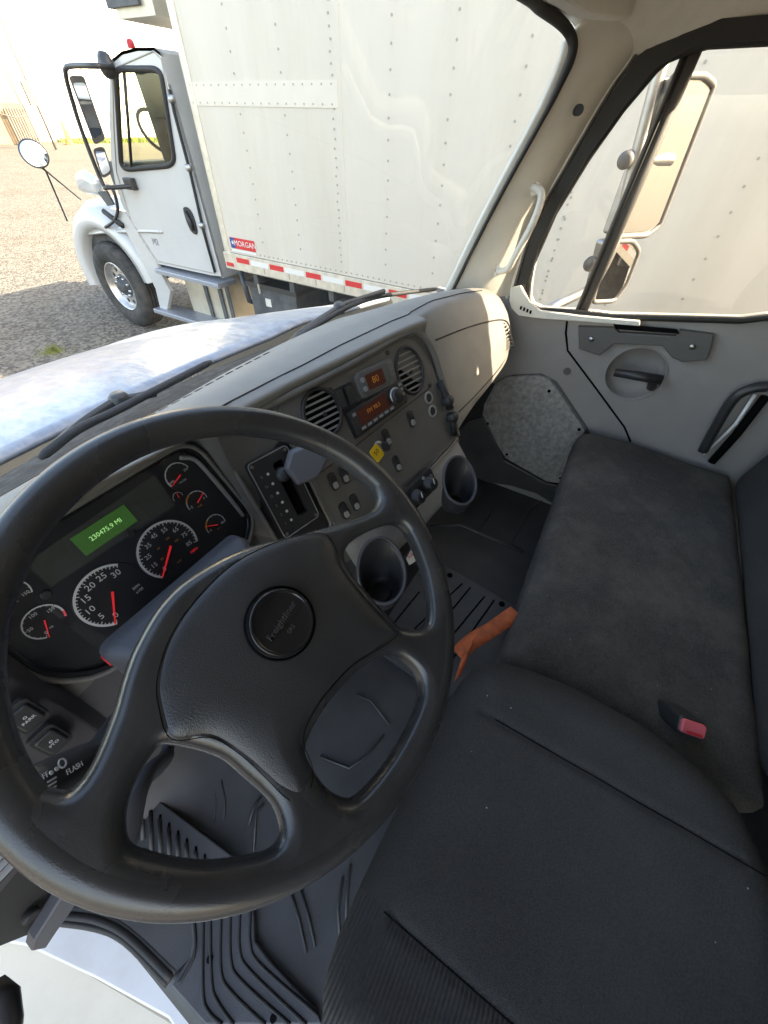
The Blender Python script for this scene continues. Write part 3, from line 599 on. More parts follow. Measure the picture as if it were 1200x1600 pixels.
LV=Fr(on(480,722,SH.p(0,0,.045),SH.n),nrm(SH.r*.9+SH.u*.1+SH.n*.25),nrm(SH.u*.95-SH.r*.08)); b.puffy(LV,roundpoly([(-.040,-.030),(-.046,.014),(-.020,.038),(.046,.028),(.046,-.012),(.004,-.038)],.007),.012,.012,.008,.002,'lever_plastic'); part('shift_lever',sh,b,'slate grey paddle-shaped gear lever')
# ---- hvac knobs
HV=Fr(at(668,757,y=.275),PA.r,nrm(PA.u+V(0,0,.0)),PA.n)
b=MB(); b.plate(HV,rrect(.17,.062,.008,-.055,-.002,rot=.12),-.012,.004,'satin_black',.001); hv=part('heater_panel',dash,b)
for k,c in enumerate(((0,.003),(-.055,-.006),(-.11,-.014))):
    b=MB(); b.lathe(HV,[(.0205,.003),(.0205,.008),(.0175,.010),(.016,.024),(.013,.026),(0,.026)],'bin_plastic',26,c); b.box(HV,(c[0]-.0015,c[0]+.0015),(c[1],c[1]+.015),(.026,.0268),'white_ink'); part('heater_knob',hv,b)
for c in ((-.012,.026),(.022,-.008),(.018,.016)): b=MB(); b.disc(HV,c,.005,.004,.006,'button_grey',14); part('mode_button',hv,b)
# lower sweep panel under the fascia: pale lip that carries the cup bins
def lipcurve(off_n):
    return [PA.p(a,b_,h+off_n) for a,b_,h in ((-.22,-.262,.0),(-.1,-.262,.0),(.0,-.262,.0),(.13,-.250,.0),(.235,-.215,.0))]
b=MB(); rows=[]
for k,(dv,dh) in enumerate(((.012,-.004),(-.004,.006),(-.05,.020),(-.085,.022),(-.105,.008),(-.11,-.06))):
    rows.append([PA.p(a,b_+dv,dh) for a,b_ in ((-.235,-.25),(-.12,-.25),(.0,-.245),(.13,-.228),(.225,-.208),(.245,-.20))])
b.grid(rows,'dash_grey'); part('lower_sweep',dash,b)
for i,(px,py,yy,rr,hh) in enumerate(((713,764,.195,.043,.100),(593,905,.235,.050,.115))):
    c=at(px,py,y=yy); b=MB(); f=Fr(c,(1,0,0),(0,1,0))
    o=[];rw=[]
    for (s,hz) in ((.62,-.6),(.80,-.56),(.92,-.40),(.98,0),(1.04,.42),(1.06,.47),(1.0,.48),(.93,.44),(.88,0),(.80,-.40),(.55,-.45)):
        row=[]
        for t in np.linspace(0,2*math.pi,33):
            lift=hh*(-.16+.42*math.cos(t-.9)) if hz>.3 else (hh*(-.10+.15*math.cos(t-.9)) if abs(hz)<.01 else 0)
            x=rr*s*math.cos(t); y=rr*s*math.sin(t)*(1.05 if math.sin(t)<0 else .8); row.append(c+V(x,y,hz*hh+lift))
        rw.append(row)
    b.grid(rw,'bin_plastic'); b.tube(rw[5][:-1],.0038,'blue_grey_plastic',8,closed=True); b.add([c+V(rr*.5*math.cos(t),rr*.5*math.sin(t),-.45*hh) for t in np.linspace(0,2*math.pi,25)[:-1]],[list(range(24))],'matt_black')
    b.add([c+V(rr*.62*math.cos(t),rr*.62*math.sin(t),-.6*hh) for t in np.linspace(0,2*math.pi,25)[:-1]],[list(range(24))],'matt_black')
    part('cup_holder',dash,b)
b=MB(); q=at(641,868,z=-.93); LF=Fr(q,nrm(V(.9,-.35,0)),nrm(V(.2,.6,.75))); b.plate(LF,rrect(.034,.05,.003),-.001,.001,'label_white'); b.text(LF,'5A',.02,(0,.0),.0015,'red_plastic'); b.box(Fr(q,(1,0,0),(0,0,1)),(-.14,.13),(-.25,.03),(-.10,-.005),'matt_black'); part('paper_sticker',dash,b)
# left end panel: vent, switches, trim
SWP=Fr((-.10,.432,-.53),(1,0,0),nrm((0,.18,.98)))
for (px,py,txt) in ((38,1118,'PARK'),(78,1155,'PTO')):
    q=at(px,py,y=.428); f=Fr(q,(1,0,0),nrm((0,.2,.98))); b=MB(); b.plate(f,rrect(.030,.046,.006),-.004,.004,'matt_black',.001); b.plate(f,rrect(.022,.034,.004),.004,.008,'satin_black',.002); b.text(f,txt,.0058,(0,-.003),.0085,'white_ink'); b.text(f,'o',.008,(0,.004),.0085,'white_ink'); part('column_switch',dash,b)
q=at(-5,1320,y=.41); f=Fr(q,(1,0,0),nrm((0,.2,.98))); b=MB(); b.plate(f,rrect(.12,.10,.02),-.004,.006,'satin_black',.003); b.plate(f,rrect(.10,.08,.015),.0062,.0068,'hole_black')
for k in range(6): b.box(Fr(f.p(0,-.033+.013*k,.008),f.r,nrm(f.u*.5-f.n*.8)),(-.048,.048),(-.006,.006),(-.0008,.0008),'button_grey')
part('side_vent',dash,b)
# =================================================================== SEATS ======================================
ds_=thing('driver_seat',(.13,-.25,-1.17),'near black cloth driver seat cushion with ribbed bolster at the bottom of the photo','seat')
so=[tuple(p) for p in catmull([(-.10,.004),(.10,.008),(.32,-.002),(.380,-.055),(.402,-.16),(.398,-.28),(.375,-.37),(.33,-.44),(.22,-.485),(.0,-.485),(-.10,-.45),(-.155,-.34),(-.165,-.2),(-.150,-.06)],5)]
def seatz(X,Y,d):
    z=.012*np.exp(-((X-.365)/.06)**2)+.016*np.exp(-((X+.13)/.06)**2)-.012*np.exp(-((X-.12)/.10)**2)+.018*np.clip((-Y-.1)/.4,0,1)-.020*np.clip((Y+.07)/.07,0,1)**2
    for sx in (.265,-.019): z=z-.0035*np.exp(-((X-sx)/.0065)**2)*(d>.05)
    z=z-.003*np.exp(-((Y+.055)/.003)**2)*(d>.03)*(X<.30)*(X>.265)
    z+=.0012*np.sin(X*37+Y*21)*np.cos(Y*31-X*9)
    return z
def seam(xs_,ys_):
    X=np.array(xs_);Y=np.array(ys_); Z=-.755+.0722+seatz(X,Y,X*0+.2)+.0004; return [V(a,b_,c_) for a,b_,c_ in zip(X,Y,Z)]
b=MB(); SFm=Fr((0,0,-.755),(1,0,0),(0,1,0)); b.puffy(SFm,so,.072,.06,.075,.0045,'seat_cloth',ztop=seatz,prof=2.3)
ri=b.mi('seat_rib')
for k,f in enumerate(b.f):
    c=np.mean([b.v[i] for i in f],0)
    if c[0]<-.019: b.m[k]=ri
part('cushion',ds_,b)
b=MB(); yy=np.linspace(-.075,-.44,30); b.tube(seam(yy*0+.265,yy),.0008,'hole_black',6); part('stitched_seam',ds_,b); b=MB(); yy=np.linspace(-.03,-.44,30); b.tube(seam(yy*0-.019,yy),.0008,'hole_black',6); part('stitched_seam',ds_,b)
b=MB(); b.puffy(Fr((0,0,-.84),(1,0,0),(0,1,0)),[(.12+(p[0]-.12)*.9,-.24+(p[1]+.24)*.9) for p in so],.03,.04,.03,.012,'satin_black'); b.box(Fr((.12,-.24,-1.17),(1,0,0),(0,1,0)),(-.17,.17),(-.17,.17),(.0,.30),'matt_black',.02); part('seat_base',ds_,b)
b=MB(); BR=Fr((.12,-.54,-.70),(1,0,0),nrm((0,-.22,.97))); b.puffy(BR,rrect(.46,.60,.12,0,.30,8),.06,.06,.06,.01,'seat_cloth'); part('backrest',ds_,b)
bn=thing('passenger_bench',(.92,-.28,-1.17),'wide dark grey cloth passenger bench dusty near its front edge by the far door','bench seat')
bo=roundpoly([(.408,-.052),(1.392,-.022),(1.412,-.515),(.408,-.53)],[.03,.06,.02,.01],6)
b=MB(); b.puffy(Fr((0,0,-.81),(1,0,0),(0,1,0)),[tuple(p) for p in bo],.06,.10,.055,.006,'bench_cloth',ztop=lambda X,Y,d:.003*np.sin(X*7+1)*np.sin(Y*11)+.0015*np.sin(X*31+Y*17)-.012*np.clip((-Y-.2)/.3,0,1),prof=2.4); part('bench_cushion',bn,b)
b=MB(); BB=Fr((.92,-.555,-.80),(1,0,0),nrm((0,-.14,.99))); b.puffy(BB,rrect(.96,.62,.06,0,.30,8),.06,.05,.05,.01,'seat_cloth'); part('bench_backrest',bn,b)
b=MB(); b.box(Fr((0,0,-1.17),(1,0,0),(0,1,0)),(.50,1.36),(-.46,-.10),(0,.30),'matt_black',.01); part('bench_base',bn,b)
bk=thing('seat_belt_buckle',(.43,-.37,-.80),'black seat belt buckle with a pinkish red release button between the seats','buckle')
BK=Fr(at(1082,1139,z=-.705),nrm(at(1110,1146,z=-.705)-at(1056,1128,z=-.705)),nrm(V(.25,.75,.35))); BK=Fr(BK.P,BK.r,np.cross(np.cross(BK.r,BK.u),BK.r))
b=MB(); b.plate(BK,rrect(.042,.030,.006),-.075,-.002,'satin_black',.003); b.tube([BK.p(0,0,-.07),BK.p(0.01,-.02,-.13)],.012,'matt_black',8); part('buckle_body',bk,b)
b=MB(); b.plate(BK,rrect(.037,.023,.005,0,.001),-.003,.004,'pink_plastic',.0025); b.plate(BK,rrect(.024,.005,.002,.002,-.006),.004,.0046,'red_plastic'); part('release_button',bk,b)
st=MB()
A=[at(808,956,z=-.775),at(770,982,z=-.79),at(735,1004,z=-.80),at(716,1024,z=-.81),at(708,1052,z=-.82)]
def ribbon(mb,C,wv,m,t=.002):
    rows=[]
    for i,c in enumerate(C):
        w=wv[i]; rows.append([c-w,c,c+w])
    mb.grid(rows,m,thick=(0,0,-t))
wd=.018
ribbon(st,catmull([A[0],A[1],A[2],A[3]+V(0,0,.002)],5,False),[nrm(V(.35,.95,.12*math.sin(i)))*wd for i in range(16)],'orange_web')
C2=[at(736,1003,z=-.795),at(728,1022,z=-.797),at(722,1040,z=-.80),at(716,1058,z=-.81)]; ribbon(st,catmull(C2,4,False),[nrm(V(.85,-.25,.1))*wd*.8]*13,'orange_web')
C3=[at(735,1030,z=-.862),at(745,1040,z=-.864)]
o=st.build('tie_down_strap'); tag(o,'crumpled orange webbing strap lying between driver seat and passenger bench','strap')

# =================================================================== FLOOR ======================================
FZ=-1.17
b=MB(); 
prof=[(-.90,FZ),(-.3,FZ),(.30,FZ),(.42,FZ+.005),(.50,FZ+.03),(.56,FZ+.10),(.62,FZ+.25),(.66,FZ+.45),(.68,FZ+.70)]
rows=[[V(x,y,z+.004*math.sin(x*14)*math.sin(y*9)) for y,z in prof] for x in np.arange(-.34,1.47,.03)]
b.grid(rows,'floor_rubber',thick=(0,0,-.02))
# recessed tray outline ribs on the passenger footwell
for L in ([(708,752),(790,768),(868,795)],):
    pass
def floorline(L,r,z,m='floor_rubber',cl=False): b.tube([at(px,py,z=z) for px,py in L],r,m,8,closed=cl)
floorline([(742,702),(790,745),(815,752),(850,765),(880,782)],.012,FZ+.006)
floorline([(720,718),(765,748),(800,752),(835,768),(872,790)],.006,FZ+.004)
floorline([(832,792),(798,848)],.0035,FZ+.004); floorline([(798,848),(812,856)],.003,FZ+.004); floorline([(768,800),(748,832)],.0025,FZ+.004); floorline([(832,792),(848,782),(870,780)],.003,FZ+.004)
floorline([(672,822),(720,820),(770,842),(818,862)],.008,FZ+.001)
# moulded ribs seen between the spokes
for L in ([(330,1205),(338,1250),(334,1285)],[(345,1210),(352,1250),(350,1280)],[(388,1290),(396,1262),(408,1245)],[(396,1330),(400,1270),(412,1256)],[(556,1085),(580,1095),(608,1132)],[(500,1182),(545,1200),(575,1180),(600,1148)],[(455,1395),(468,1440),(478,1490)],[(470,1390),(484,1440),(492,1480)],[(536,1370),(528,1420),(530,1462)],[(548,1350),(542,1400),(540,1450)]): floorline(L,.003,FZ+.004)
fl=b.build('cab_floor'); tag(fl,'black moulded rubber flooring of the cab footwells','floor')
# tunnel cover plate
tp=thing('engine_cover_plate',(.7,.08,FZ),'dark grooved cover plate screwed to the floor between the seats','cover plate')
pl=[at(*p,z=FZ+.03) for p in ((596,888),(700,884),(812,950),(800,985),(775,1060),(700,1090),(600,1020))]
b=MB(); b.prism([[p-V(0,0,.028) for p in pl]],(0,0,.028),'rubber_mat',.004)
for L in (((722,912),(645,985)),((735,918),(660,1008)),((757,932),(680,1025)),((772,938),(700,1040)),((640,905),(600,955)),((655,925),(612,978))):
    b.tube([at(*L[0],z=FZ+.0312),at(*L[1],z=FZ+.0312)],.0028,'hole_black',6)
part('plate',tp,b)
b=MB()
for p in ((660,899),(703,899),(784,944)): b=MB(); c=at(*p,z=FZ+.031); b.disc(Fr(c,(1,0,0),(0,1,0)),(0,0),.010,0,.003,'hole_black',14,.001); part('screw',tp,b)
# ribbed door-side mat
bm=thing('rubber_floor_mat',(-.2,.2,FZ),'ribbed dark rubber mat with curved grooves beside the driver door','floor mat')
mz=FZ+.022
def zz(p): return (200+p[0]/2.727,1180+p[1]/2.727)
out_=[(265,690),(275,800),(262,860),(185,985),(330,1150),(820,1150),(800,1085),(600,872),(540,790),(535,655),(500,560)]
pts=[at(*zz(p),z=mz) for p in out_]
inn=[(60,230),(0,280),(-40,330),(0,420),(100,520),(300,560),(500,470)]
b=MB(); b.prism([[p-V(0,0,.022) for p in pts]],(0,0,.022),'rubber_mat',.003)
for L in ([(320,640),(320,700),(318,1000),(340,1090),(400,1150)],[(350,640),(350,700),(355,960),(380,1050),(450,1150)],[(395,640),(395,700),(395,920),(440,1010),(585,1150)],[(435,640),(435,690),(437,870),(480,960),(690,1150)],[(475,640),(475,690),(475,830),(520,920),(760,1150)],[(520,640),(520,680),(520,800),(560,890),(810,1110)],[(280,690),(287,800),(275,870),(215,975)]):
    b.tube(catmull([at(*zz(p),z=mz+.001) for p in L],5,False),.0035,'matt_black',6)
for p in ((350,868),(620,1120)): b.disc(Fr(at(*zz(p),z=mz),(1,0,0),(0,1,0)),(0,0),.006,0,.004,'hole_black',12)
part('mat_border',bm,b)
b=MB(); 
fp=[at(*zz(p),z=FZ+.035) for p in ((75,150),(-60,250),(-90,420),(60,520),(330,560),(500,470))]
b.prism([[p-V(0,0,.035) for p in fp]],(0,0,.035),'rubber_mat',.003)
for k in range(10):
    x0=20+k*38; p0=at(*zz((x0,170+k*34 if k>1 else 200)),z=FZ+.0365); p1=at(*zz((x0+6,430+k*6 if k>1 else 330+k*30)),z=FZ+.0365); 
    if k<9: b.tube([p0,p1],.0045,'rubber',8); b.tube([p0+V(.0055,.0055,-.001),p1+V(.0055,.0055,-.001)],.0022,'hole_black',6)
part('foot_rest',bm,b)
# pedals
pd=thing('brake_pedal',(.02,.45,-1.1),'black brake pedal hidden below the steering column','pedal'); b=MB(); f=Fr((.06,.47,-1.02),(1,0,0),nrm((0,.5,.85))); b.plate(f,rrect(.08,.06,.01),-.01,.006,'rubber',.002); b.tube([f.p(0,0,-.01),V(.06,.58,-.70)],.010,'matt_black',8); part('pad',pd,b)

# =================================================================== CAB SHELL ==================================
# right wall / passenger door
dx=1.42
D=lambda px,py,x=dx: at(px,py,x=x)
door=thing('passenger_door',(dx,-.1,-1.17),'grey moulded passenger door with black pull handle and tall framed side window','door')
win=[(825,466),(827,440),(832,413),(867,332),(920,245),(972,171),(1025,108),(1046,90),(1077,77),(1110,68),(1200,63)]
wq=[D(*p)[1:] for p in win]
back=[(-.46,.131),(-.53,.10),(-.55,.0),(-.54,-.28),(-.50,-.335)]
wlow=[D(*p)[1:] for p in ((1200,495),(1158,500),(955,494),(902,488),(843,484),(829,477))]
winpoly=[tuple(p) for p in wq]+back+[tuple(p) for p in wlow]
YZ=lambda p,x: V(x,p[0],p[1])
doorout=[D(*p)[1:] for p in ((800,462),(806,430),(832,350),(880,262),(932,172),(990,92),(1040,50),(1095,30),(1200,18))]+[(-.60,.165),(-.66,.05),(-.66,-1.185),(-.178,-1.185)]+[tuple(D(*p)[1:]) for p in ((985,690),(975,668),(886,548),(884,520),(886,500),(850,497),(815,492))]
doorout=[tuple(p) for p in doorout]
b=MB(); bc_=D(992,585); hole_=[YZ((bc_[1]+.083*math.cos(t),bc_[2]+.083*math.sin(t)),dx) for t in np.linspace(0,2*math.pi,41)[:-1]]
b.prism([[YZ(p,dx) for p in doorout],[YZ(p,dx) for p in winpoly],hole_],(.05,0,0),'trim_door'); part('inner_panel',door,b)
# rubber frame around glass
b=MB(); ring=[YZ(p,dx-.004) for p in winpoly]; b.tube(ring,.009,'seal_rubber',8,closed=True); part('window_seal',door,b)
fo=[D(*p)[1:] for p in ((811,446),(832,367),(885,269),(937,178),(997,90),(1042,54),(1095,34),(1200,25))]+[(-.58,.168)]; fi=[D(*p)[1:] for p in ((828,440),(845,383),(880,312),(922,243),(974,171),(1027,106),(1075,79),(1110,69),(1200,64))]+[(-.46,.131)]
b=MB(); b.prism([[YZ(p,dx-.006) for p in fo]+[YZ(p,dx-.006) for p in reversed(fi)]],(-.012,0,0),'seal_rubber'); part('door_frame',door,b)
b=MB(); b.prism([[YZ(p,dx+.030) for p in winpoly]],(.004,0,0),'clear_glass'); part('window_glass',door,b)
b=MB(); p0=D(1088,66,1.435); p1=D(905,494,1.435); b.tube([p0,p1],.019,'trim_dark',10,flat=((1,0,0),.7)); b.tube([p0+V(-.014,0.008,0),p1+V(-.014,.008,0)],.005,'seal_rubber',6); part('division_bar',door,b)
# pull handle plate
hp=[(905,508),(962,510),(968,517),(1056,522),(1062,513),(1115,520),(1113,536),(1104,560),(1066,563),(1050,556),(1036,538),(960,535),(938,553),(906,543)]
b=MB(); b.prism([[D(*p,dx-.002) for p in hp]],(-.018,0,0),'trim_dark',.004)
b.prism([[D(*p,dx-.0205) for p in ((958,505),(1058,514),(1062,521),(962,514))]],(-.004,0,0),'hole_black')
part('pull_handle',door,b,'dark grey pull handle bracket with two screws')
b=MB()
for p in ((924,530),(1082,542)): b=MB(); b.lathe(Fr(D(*p,dx-.0215),(0,-1,0),(0,0,1)),[(.008,0),(.007,.003),(0,.003)],'satin_metal',14); part('handle_screw',door,b)
# handle recess bowl
bc_=D(992,585); b=MB(); bf=Fr(bc_,(0,-1,0),(0,0,1)); n_=[( .078,-.001),(.074,.003),(.066,-.001)]
bowl=Fr(bc_,(0,-1,0),(0,0,1),(-1,0,0))
b.lathe(bowl,[(.087,.0005),(.0865,.003),(.083,.003),(.082,-.006),(.078,-.030),(.066,-.047),(.035,-.052),(0,-.053)],'trim_door',40)
part('handle_recess',door,b)
b=MB(); b.tube([D(960,582,dx-.034),D(1000,588,dx-.038),D(1034,594,dx-.030)],[.012,.014,.015],'satin_black',14); b.tube([D(1022,592,dx-.03),D(1018,605,dx-.004)],.014,'satin_black',12); part('release_lever',door,b)
# door seam + armrest style grab loop
b=MB(); b.tube([D(*p,dx-.001) for p in ((886,502),(884,520),(887,548),(932,608),(976,668),(985,690))],.0032,'hole_black',6); part('door_gap',door,b)
b=MB(); L=catmull([D(*p,dx-.03) for p in ((1200,604),(1180,606),(1155,616),(1138,634),(1118,668),(1098,705))],5,False); b.tube(L,.014,'satin_black',10); L=[D(*p,dx-.012) for p in ((1196,620),(1150,680),(1112,722))]; b.tube(L,.012,'hole_black',8); part('grab_loop',door,b)
b=MB(); b.tube([D(*p,dx-.024) for p in ((1180,616),(1150,662),(1098,712))],[.005,.005,.003],'white_paint',8); part('seat_belt_strap',door,b,'pale strip beside the black grab loop')
# cowl side panel and kick board
kp=thing('cowl_side_trim',(dx,.2,-1.17),'grey cowl side trim with textured kick board below the dash end','side trim')
side=[D(*p)[1:] for p in ((800,462),(815,492),(850,497),(886,500),(884,520),(886,548),(975,668),(985,690))]+[(-.18,-1.19),(.70,-1.19),(.70,-.50),(.54,-.42),(.44,-.385),(.345,-.35)]
b=MB(); b.prism([[YZ(p,dx+.003) for p in side]],(.04,0,0),'trim_door'); part('cowl_panel',kp,b)
b=MB(); b.disc(Fr(D(886,580,dx),(0,-1,0),(0,0,1),(-1,0,0)),(0,0),.012,0,.004,'trim_dark',18,.001)
b.tube([D(*p,dx+.001) for p in ((790,600),(800,588),(845,586),(868,598),(915,668),(920,680))],.006,'trim_dark',8); part('trim_plug',kp,b)
kb=[(775,598),(790,588),(840,585),(858,590),(872,606),(915,670),(880,753),(855,750),(792,714),(754,656),(758,630)]
b=MB(); b.prism([[D(*p,1.412) for p in kb]],(-.014,0,0),'kick_board',.003)
for p in ((858,611),(905,671),(876,747),(792,710),(762,662)): b.disc(Fr(D(*p,1.397),(0,-1,0),(0,0,1),(-1,0,0)),(0,0),.006,0,.002,'hole_black',12)
part('kick_board',kp,b)
b=MB(); b.prism([[D(*p,1.410) for p in ((700,690),(735,655),(757,648),(790,716),(856,752),(882,756),(876,790),(840,768),(800,756),(760,750),(700,720))]],(-.018,0,0),'floor_rubber',.004); part('footwell_lip',kp,b)
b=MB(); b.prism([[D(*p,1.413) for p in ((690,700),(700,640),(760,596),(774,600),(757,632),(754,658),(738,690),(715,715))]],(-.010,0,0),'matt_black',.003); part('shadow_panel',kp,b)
# A pillar trim
ap=thing('windscreen_pillar',(1.35,.36,-.35),'taupe plastic windscreen pillar trim with screw cover and grab handle','pillar')
we=[(700,462),(732,396),(765,330),(797,270),(830,210),(855,163),(875,120),(887,90),(892,66)]
de=[(800,462),(803,440),(832,350),(880,262),(932,172),(958,130),(975,108),(988,88),(1000,76)]
we3=[at(*p,x=1.315-.012*abs(i-4)/4-.035*(i/8)) for i,p in enumerate(we)]; de3=[at(*p,x=1.412) for p in de]
b=MB(); rows=[]
for a,c in zip(we3,de3):
    m1=a+V(.004,-.035,0); m2=(a+c)/2+V(-.01,-.03,0)*.5
    rows.append(catmull([a+V(0,.02,0),a,m2,c,c+V(.02,.03,0)],5,False))
r_=rows[-1]; n_r=len(r_)-1; rows.append([p+V(.05*(1-j/n_r),-.03,.045) for j,p in enumerate(r_)]); rows.append([p+V(.09*(1-j/n_r),-.08,.10) for j,p in enumerate(r_)]); b.grid(rows,'trim_taupe'); part('pillar_trim',ap,b)
b=MB()
for dxx,r,mm in ((.0,.006,'trim_taupe'),(.006,.0055,'trim_dark'),(-.010,.005,'trim_taupe')): b.tube([p+V(-.004,-dxx*1.2,dxx) for p in catmull(de3,4,False)],r,mm,8)
part('door_seal',ap,b)
b=MB(); q=at(904,172,x=1.335); b.disc(Fr(q,(0,-1,0),(0,0,1),nrm((-1,-.55,0))),(0,0),.010,-.012,.006,'matt_black',16,.002); part('screw_cover',ap,b)
b=MB(); H=[at(832,292,x=1.352),at(845,300,x=1.335),at(843,322,x=1.32),at(828,358,x=1.315),at(806,398,x=1.318),at(793,420,x=1.33),at(778,424,x=1.35)]
b.tube(catmull(H,6,False),[.0095]*37,'trim_taupe',12); 
for q in (at(834,294,x=1.36),at(775,422,x=1.36)): b.disc(Fr(q,(0,-1,0),(0,0,1),nrm((-1,-.6,0))),(0,0),.016,-.012,.010,'trim_taupe',20,.003); b.disc(Fr(q,(0,-1,0),(0,0,1),nrm((-1,-.6,0))),(0,0),.005,.010,.013,'matt_black',10)
part('grab_handle',ap,b,'taupe grab handle bolted to the pillar')
b=MB(); b.prism([[at(*p,x=1.40) for p in ((797,468),(800,448),(815,445),(828,470),(845,484),(905,492),(960,497),(1000,500),(1000,508),(900,500),(850,497),(812,492),(800,480))]],(-.012,0,0),'trim_taupe',.003)
for k in range(4): b.box(Fr(at(814+k*5,481+k*2.2,x=1.387),(0,-1,0),(0,0,1),(-1,0,0)),(-.003,.003),(-.005,.005),(0,.002),'hole_black')
part('demister_corner',ap,b)
# windscreen
ws=thing('windscreen',(.42,.7,-.39),'large single curved windscreen with thin black rubber edge','windscreen')
bot=[at(*p,z=-.392) for p in ((0,800),(322,628),(394,568),(500,518),(560,494),(640,479))]
base=[V(-.45,.50,-.40),V(-.30,.58,-.40),V(0,.665,-.40),V(.42,.715,-.40),V(.80,.70,-.40),V(1.0,.655,-.40),V(1.15,.59,-.40)]+[we3[0]+V(-.01,.012,-.01)]
top=[V(-.40,.26,.15),V(-.27,.33,.16),V(0,.41,.175),V(.42,.45,.19),V(.80,.425,.18),V(1.0,.39,.168),V(1.16,.365,.162),we3[-1]+V(-.01,.012,.012)]
bb=catmull(base,5,False); tt=catmull(top,5,False); rows=[]
for k in range(13):
    t=k/12; row=[]
    for i,(p,q) in enumerate(zip(bb,tt)):
        row.append(p*(1-t)+q*t)
    # right edge follows the traced pillar edge
    idx=t*8; i0_=min(int(idx),7); fr_=idx-i0_; e=we3[i0_]*(1-fr_)+we3[i0_+1]*fr_+V(-.004,.012,0); dlt=e-row[-1]
    for j in range(len(row)): row[j]=row[j]+dlt*max(0,(j-(len(row)-12))/11)
    rows.append(row)
b=MB(); b.grid(rows,'windscreen_glass'); part('glass',ws,b)
b=MB()
hd=[at(*p,y=.325) for p in ((892,66),(886,46),(870,32),(840,12),(795,-12),(700,-60))]
hd=[we3[-1]+V(0,-.004,0)]+[at(886,46,x=1.258),at(870,30,x=1.228),at(842,10,x=1.165)]+[p+V(0,-.012,-.002) for p in tt[-8::-4]]
pre=[p+V(-.003,-.008,0) for p in we3[:-1]]; pth=catmull(pre+hd[:],4,False); b.tube(pth,[.0055+.0045*min(1,max(0,(i-18)/8)) for i in range(len(pth))],'seal_rubber',8); part('rubber_edge',ws,b)
# roof lining, visor, rear wall, left wall, left pillar
rf=thing('roof_lining',(.42,-.1,.2),'cream headliner above the passenger door with folded sun visor','headliner')
b=MB()
rl=[(-.60,.16),(-.50,.235),(-.3,.285),(.1,.31),(.42,.315),(.8,.31),(1.1,.29),(1.27,.25),(1.37,.19),(1.415,.15)]
rows=[]
fe=[(-.56,.22),(-.40,.255),(-.27,.325),(0,.405),(.42,.445),(.80,.42),(1.0,.385),(1.16,.355),(1.24,.342),(1.29,.325),(1.34,.27),(1.418,.20)]
def yfe(x):
    for (a,c),(d,e) in zip(fe[:-1],fe[1:]):
        if x<=d: return c+(e-c)*(x-a)/(d-a)
    return fe[-1][1]
def zfe(x): return .178-.03*abs((x-.42)/.95)**3-(.012 if x>1.3 else 0)
for u in (0,.02,.05,.09,.14,.2,.28,.4,.6,.8,1.):
    row=[]
    for x in list(np.arange(-.56,1.2,.08))+[1.2,1.24,1.27,1.29,1.31,1.33,1.35,1.37,1.39,1.405,1.418]:
        y=yfe(x)*(1-u)+(-.86)*u; df=(yfe(x)-y)/.24; dr=(1.418-x)/.26; dl=(x+.56)/.26; q=max(0,min(1,df,dr,dl)) if False else max(0,min(1,df))*max(0,min(1,dr))**.6*max(0,min(1,dl))**.6
        zr=.112+.043*max(0,min(1,(.2-y)/.45)); e=max(0,min(1,(1.418-x)/.12)); ze=zr*(1-e)+zfe(x)*e
        row.append(V(x,y,ze+(.31-ze)*math.sin(q*math.pi/2)))
    rows.append(row)
b.grid(rows,'headliner',thick=(0,0,.03)); part('lining',rf,b)
b=MB(); vz=[at(*p,y=.235) for p in ((850,0),(905,30),(960,33),(1005,26),(1028,16),(1008,-10),(900,-60))]
b.prism([[p for p in vz]],(0,-.018,.004),'trim_taupe',.005); part('sun_visor',rf,b)
rw=thing('rear_cab_wall',(.42,-.86,-1.17),'grey rear wall of the cab behind the seats','wall')
b=MB(); b.prism([[V(1.425,-.655,-1.19),V(1.425,-.86,-1.19),V(1.425,-.86,.2),V(1.425,-.655,.17)]],(.05,0,0),'trim_door'); b.prism([[V(-.60,-.85,-1.19),V(1.47,-.85,-1.19),V(1.47,-.85,.20),V(1.2,-.85,.31),V(-.35,-.85,.31),V(-.60,-.85,.2)]],(0,-.04,0),'trim_door'); part('wall_panel',rw,b)
lw=thing('driver_door_frame',(-.5,0,-1.17),'white painted sill and black seal of the open driver doorway','door frame')
b=MB(); b.tube(catmull([V(-.56,.50,-.42),V(-.50,.42,-.1),V(-.44,.30,.20)],6,False),.045,'trim_taupe',12); b.box(Fr((-.56,-.70,-1.17),(1,0,0),(0,1,0)),(-.03,.03),(-.17,.0),(0,1.34),'trim_taupe'); part('door_pillar',lw,b)
sill=[at(*p,z=-1.20) for p in ((20,1475),(60,1458),(92,1442),(118,1450),(168,1455),(205,1480),(262,1543),(318,1602),(360,1660),(340,1720),(275,1600),(180,1545),(100,1497),(30,1470))]
b=MB(); b.prism([[p-V(0,0,.03) for p in [at(*q,z=-1.185) for q in ((-60,1440),(20,1420),(92,1420),(140,1440),(205,1480),(262,1543),(318,1602),(390,1690),(330,1690),(262,1592),(150,1530),(40,1478),(-60,1462))]]],(0,0,.03),'sill_paint',.004)
part('door_sill',lw,b)
b=MB(); b.prism([[at(*q,z=-1.26) for q in ((-300,1380),(60,1460),(160,1520),(280,1590),(420,1760),(-100,1900),(-500,1700))]],(0,0,.02),'cream_panel',.006); part('step_panel',lw,b,'cream lower step panel below the sill')
b=MB()
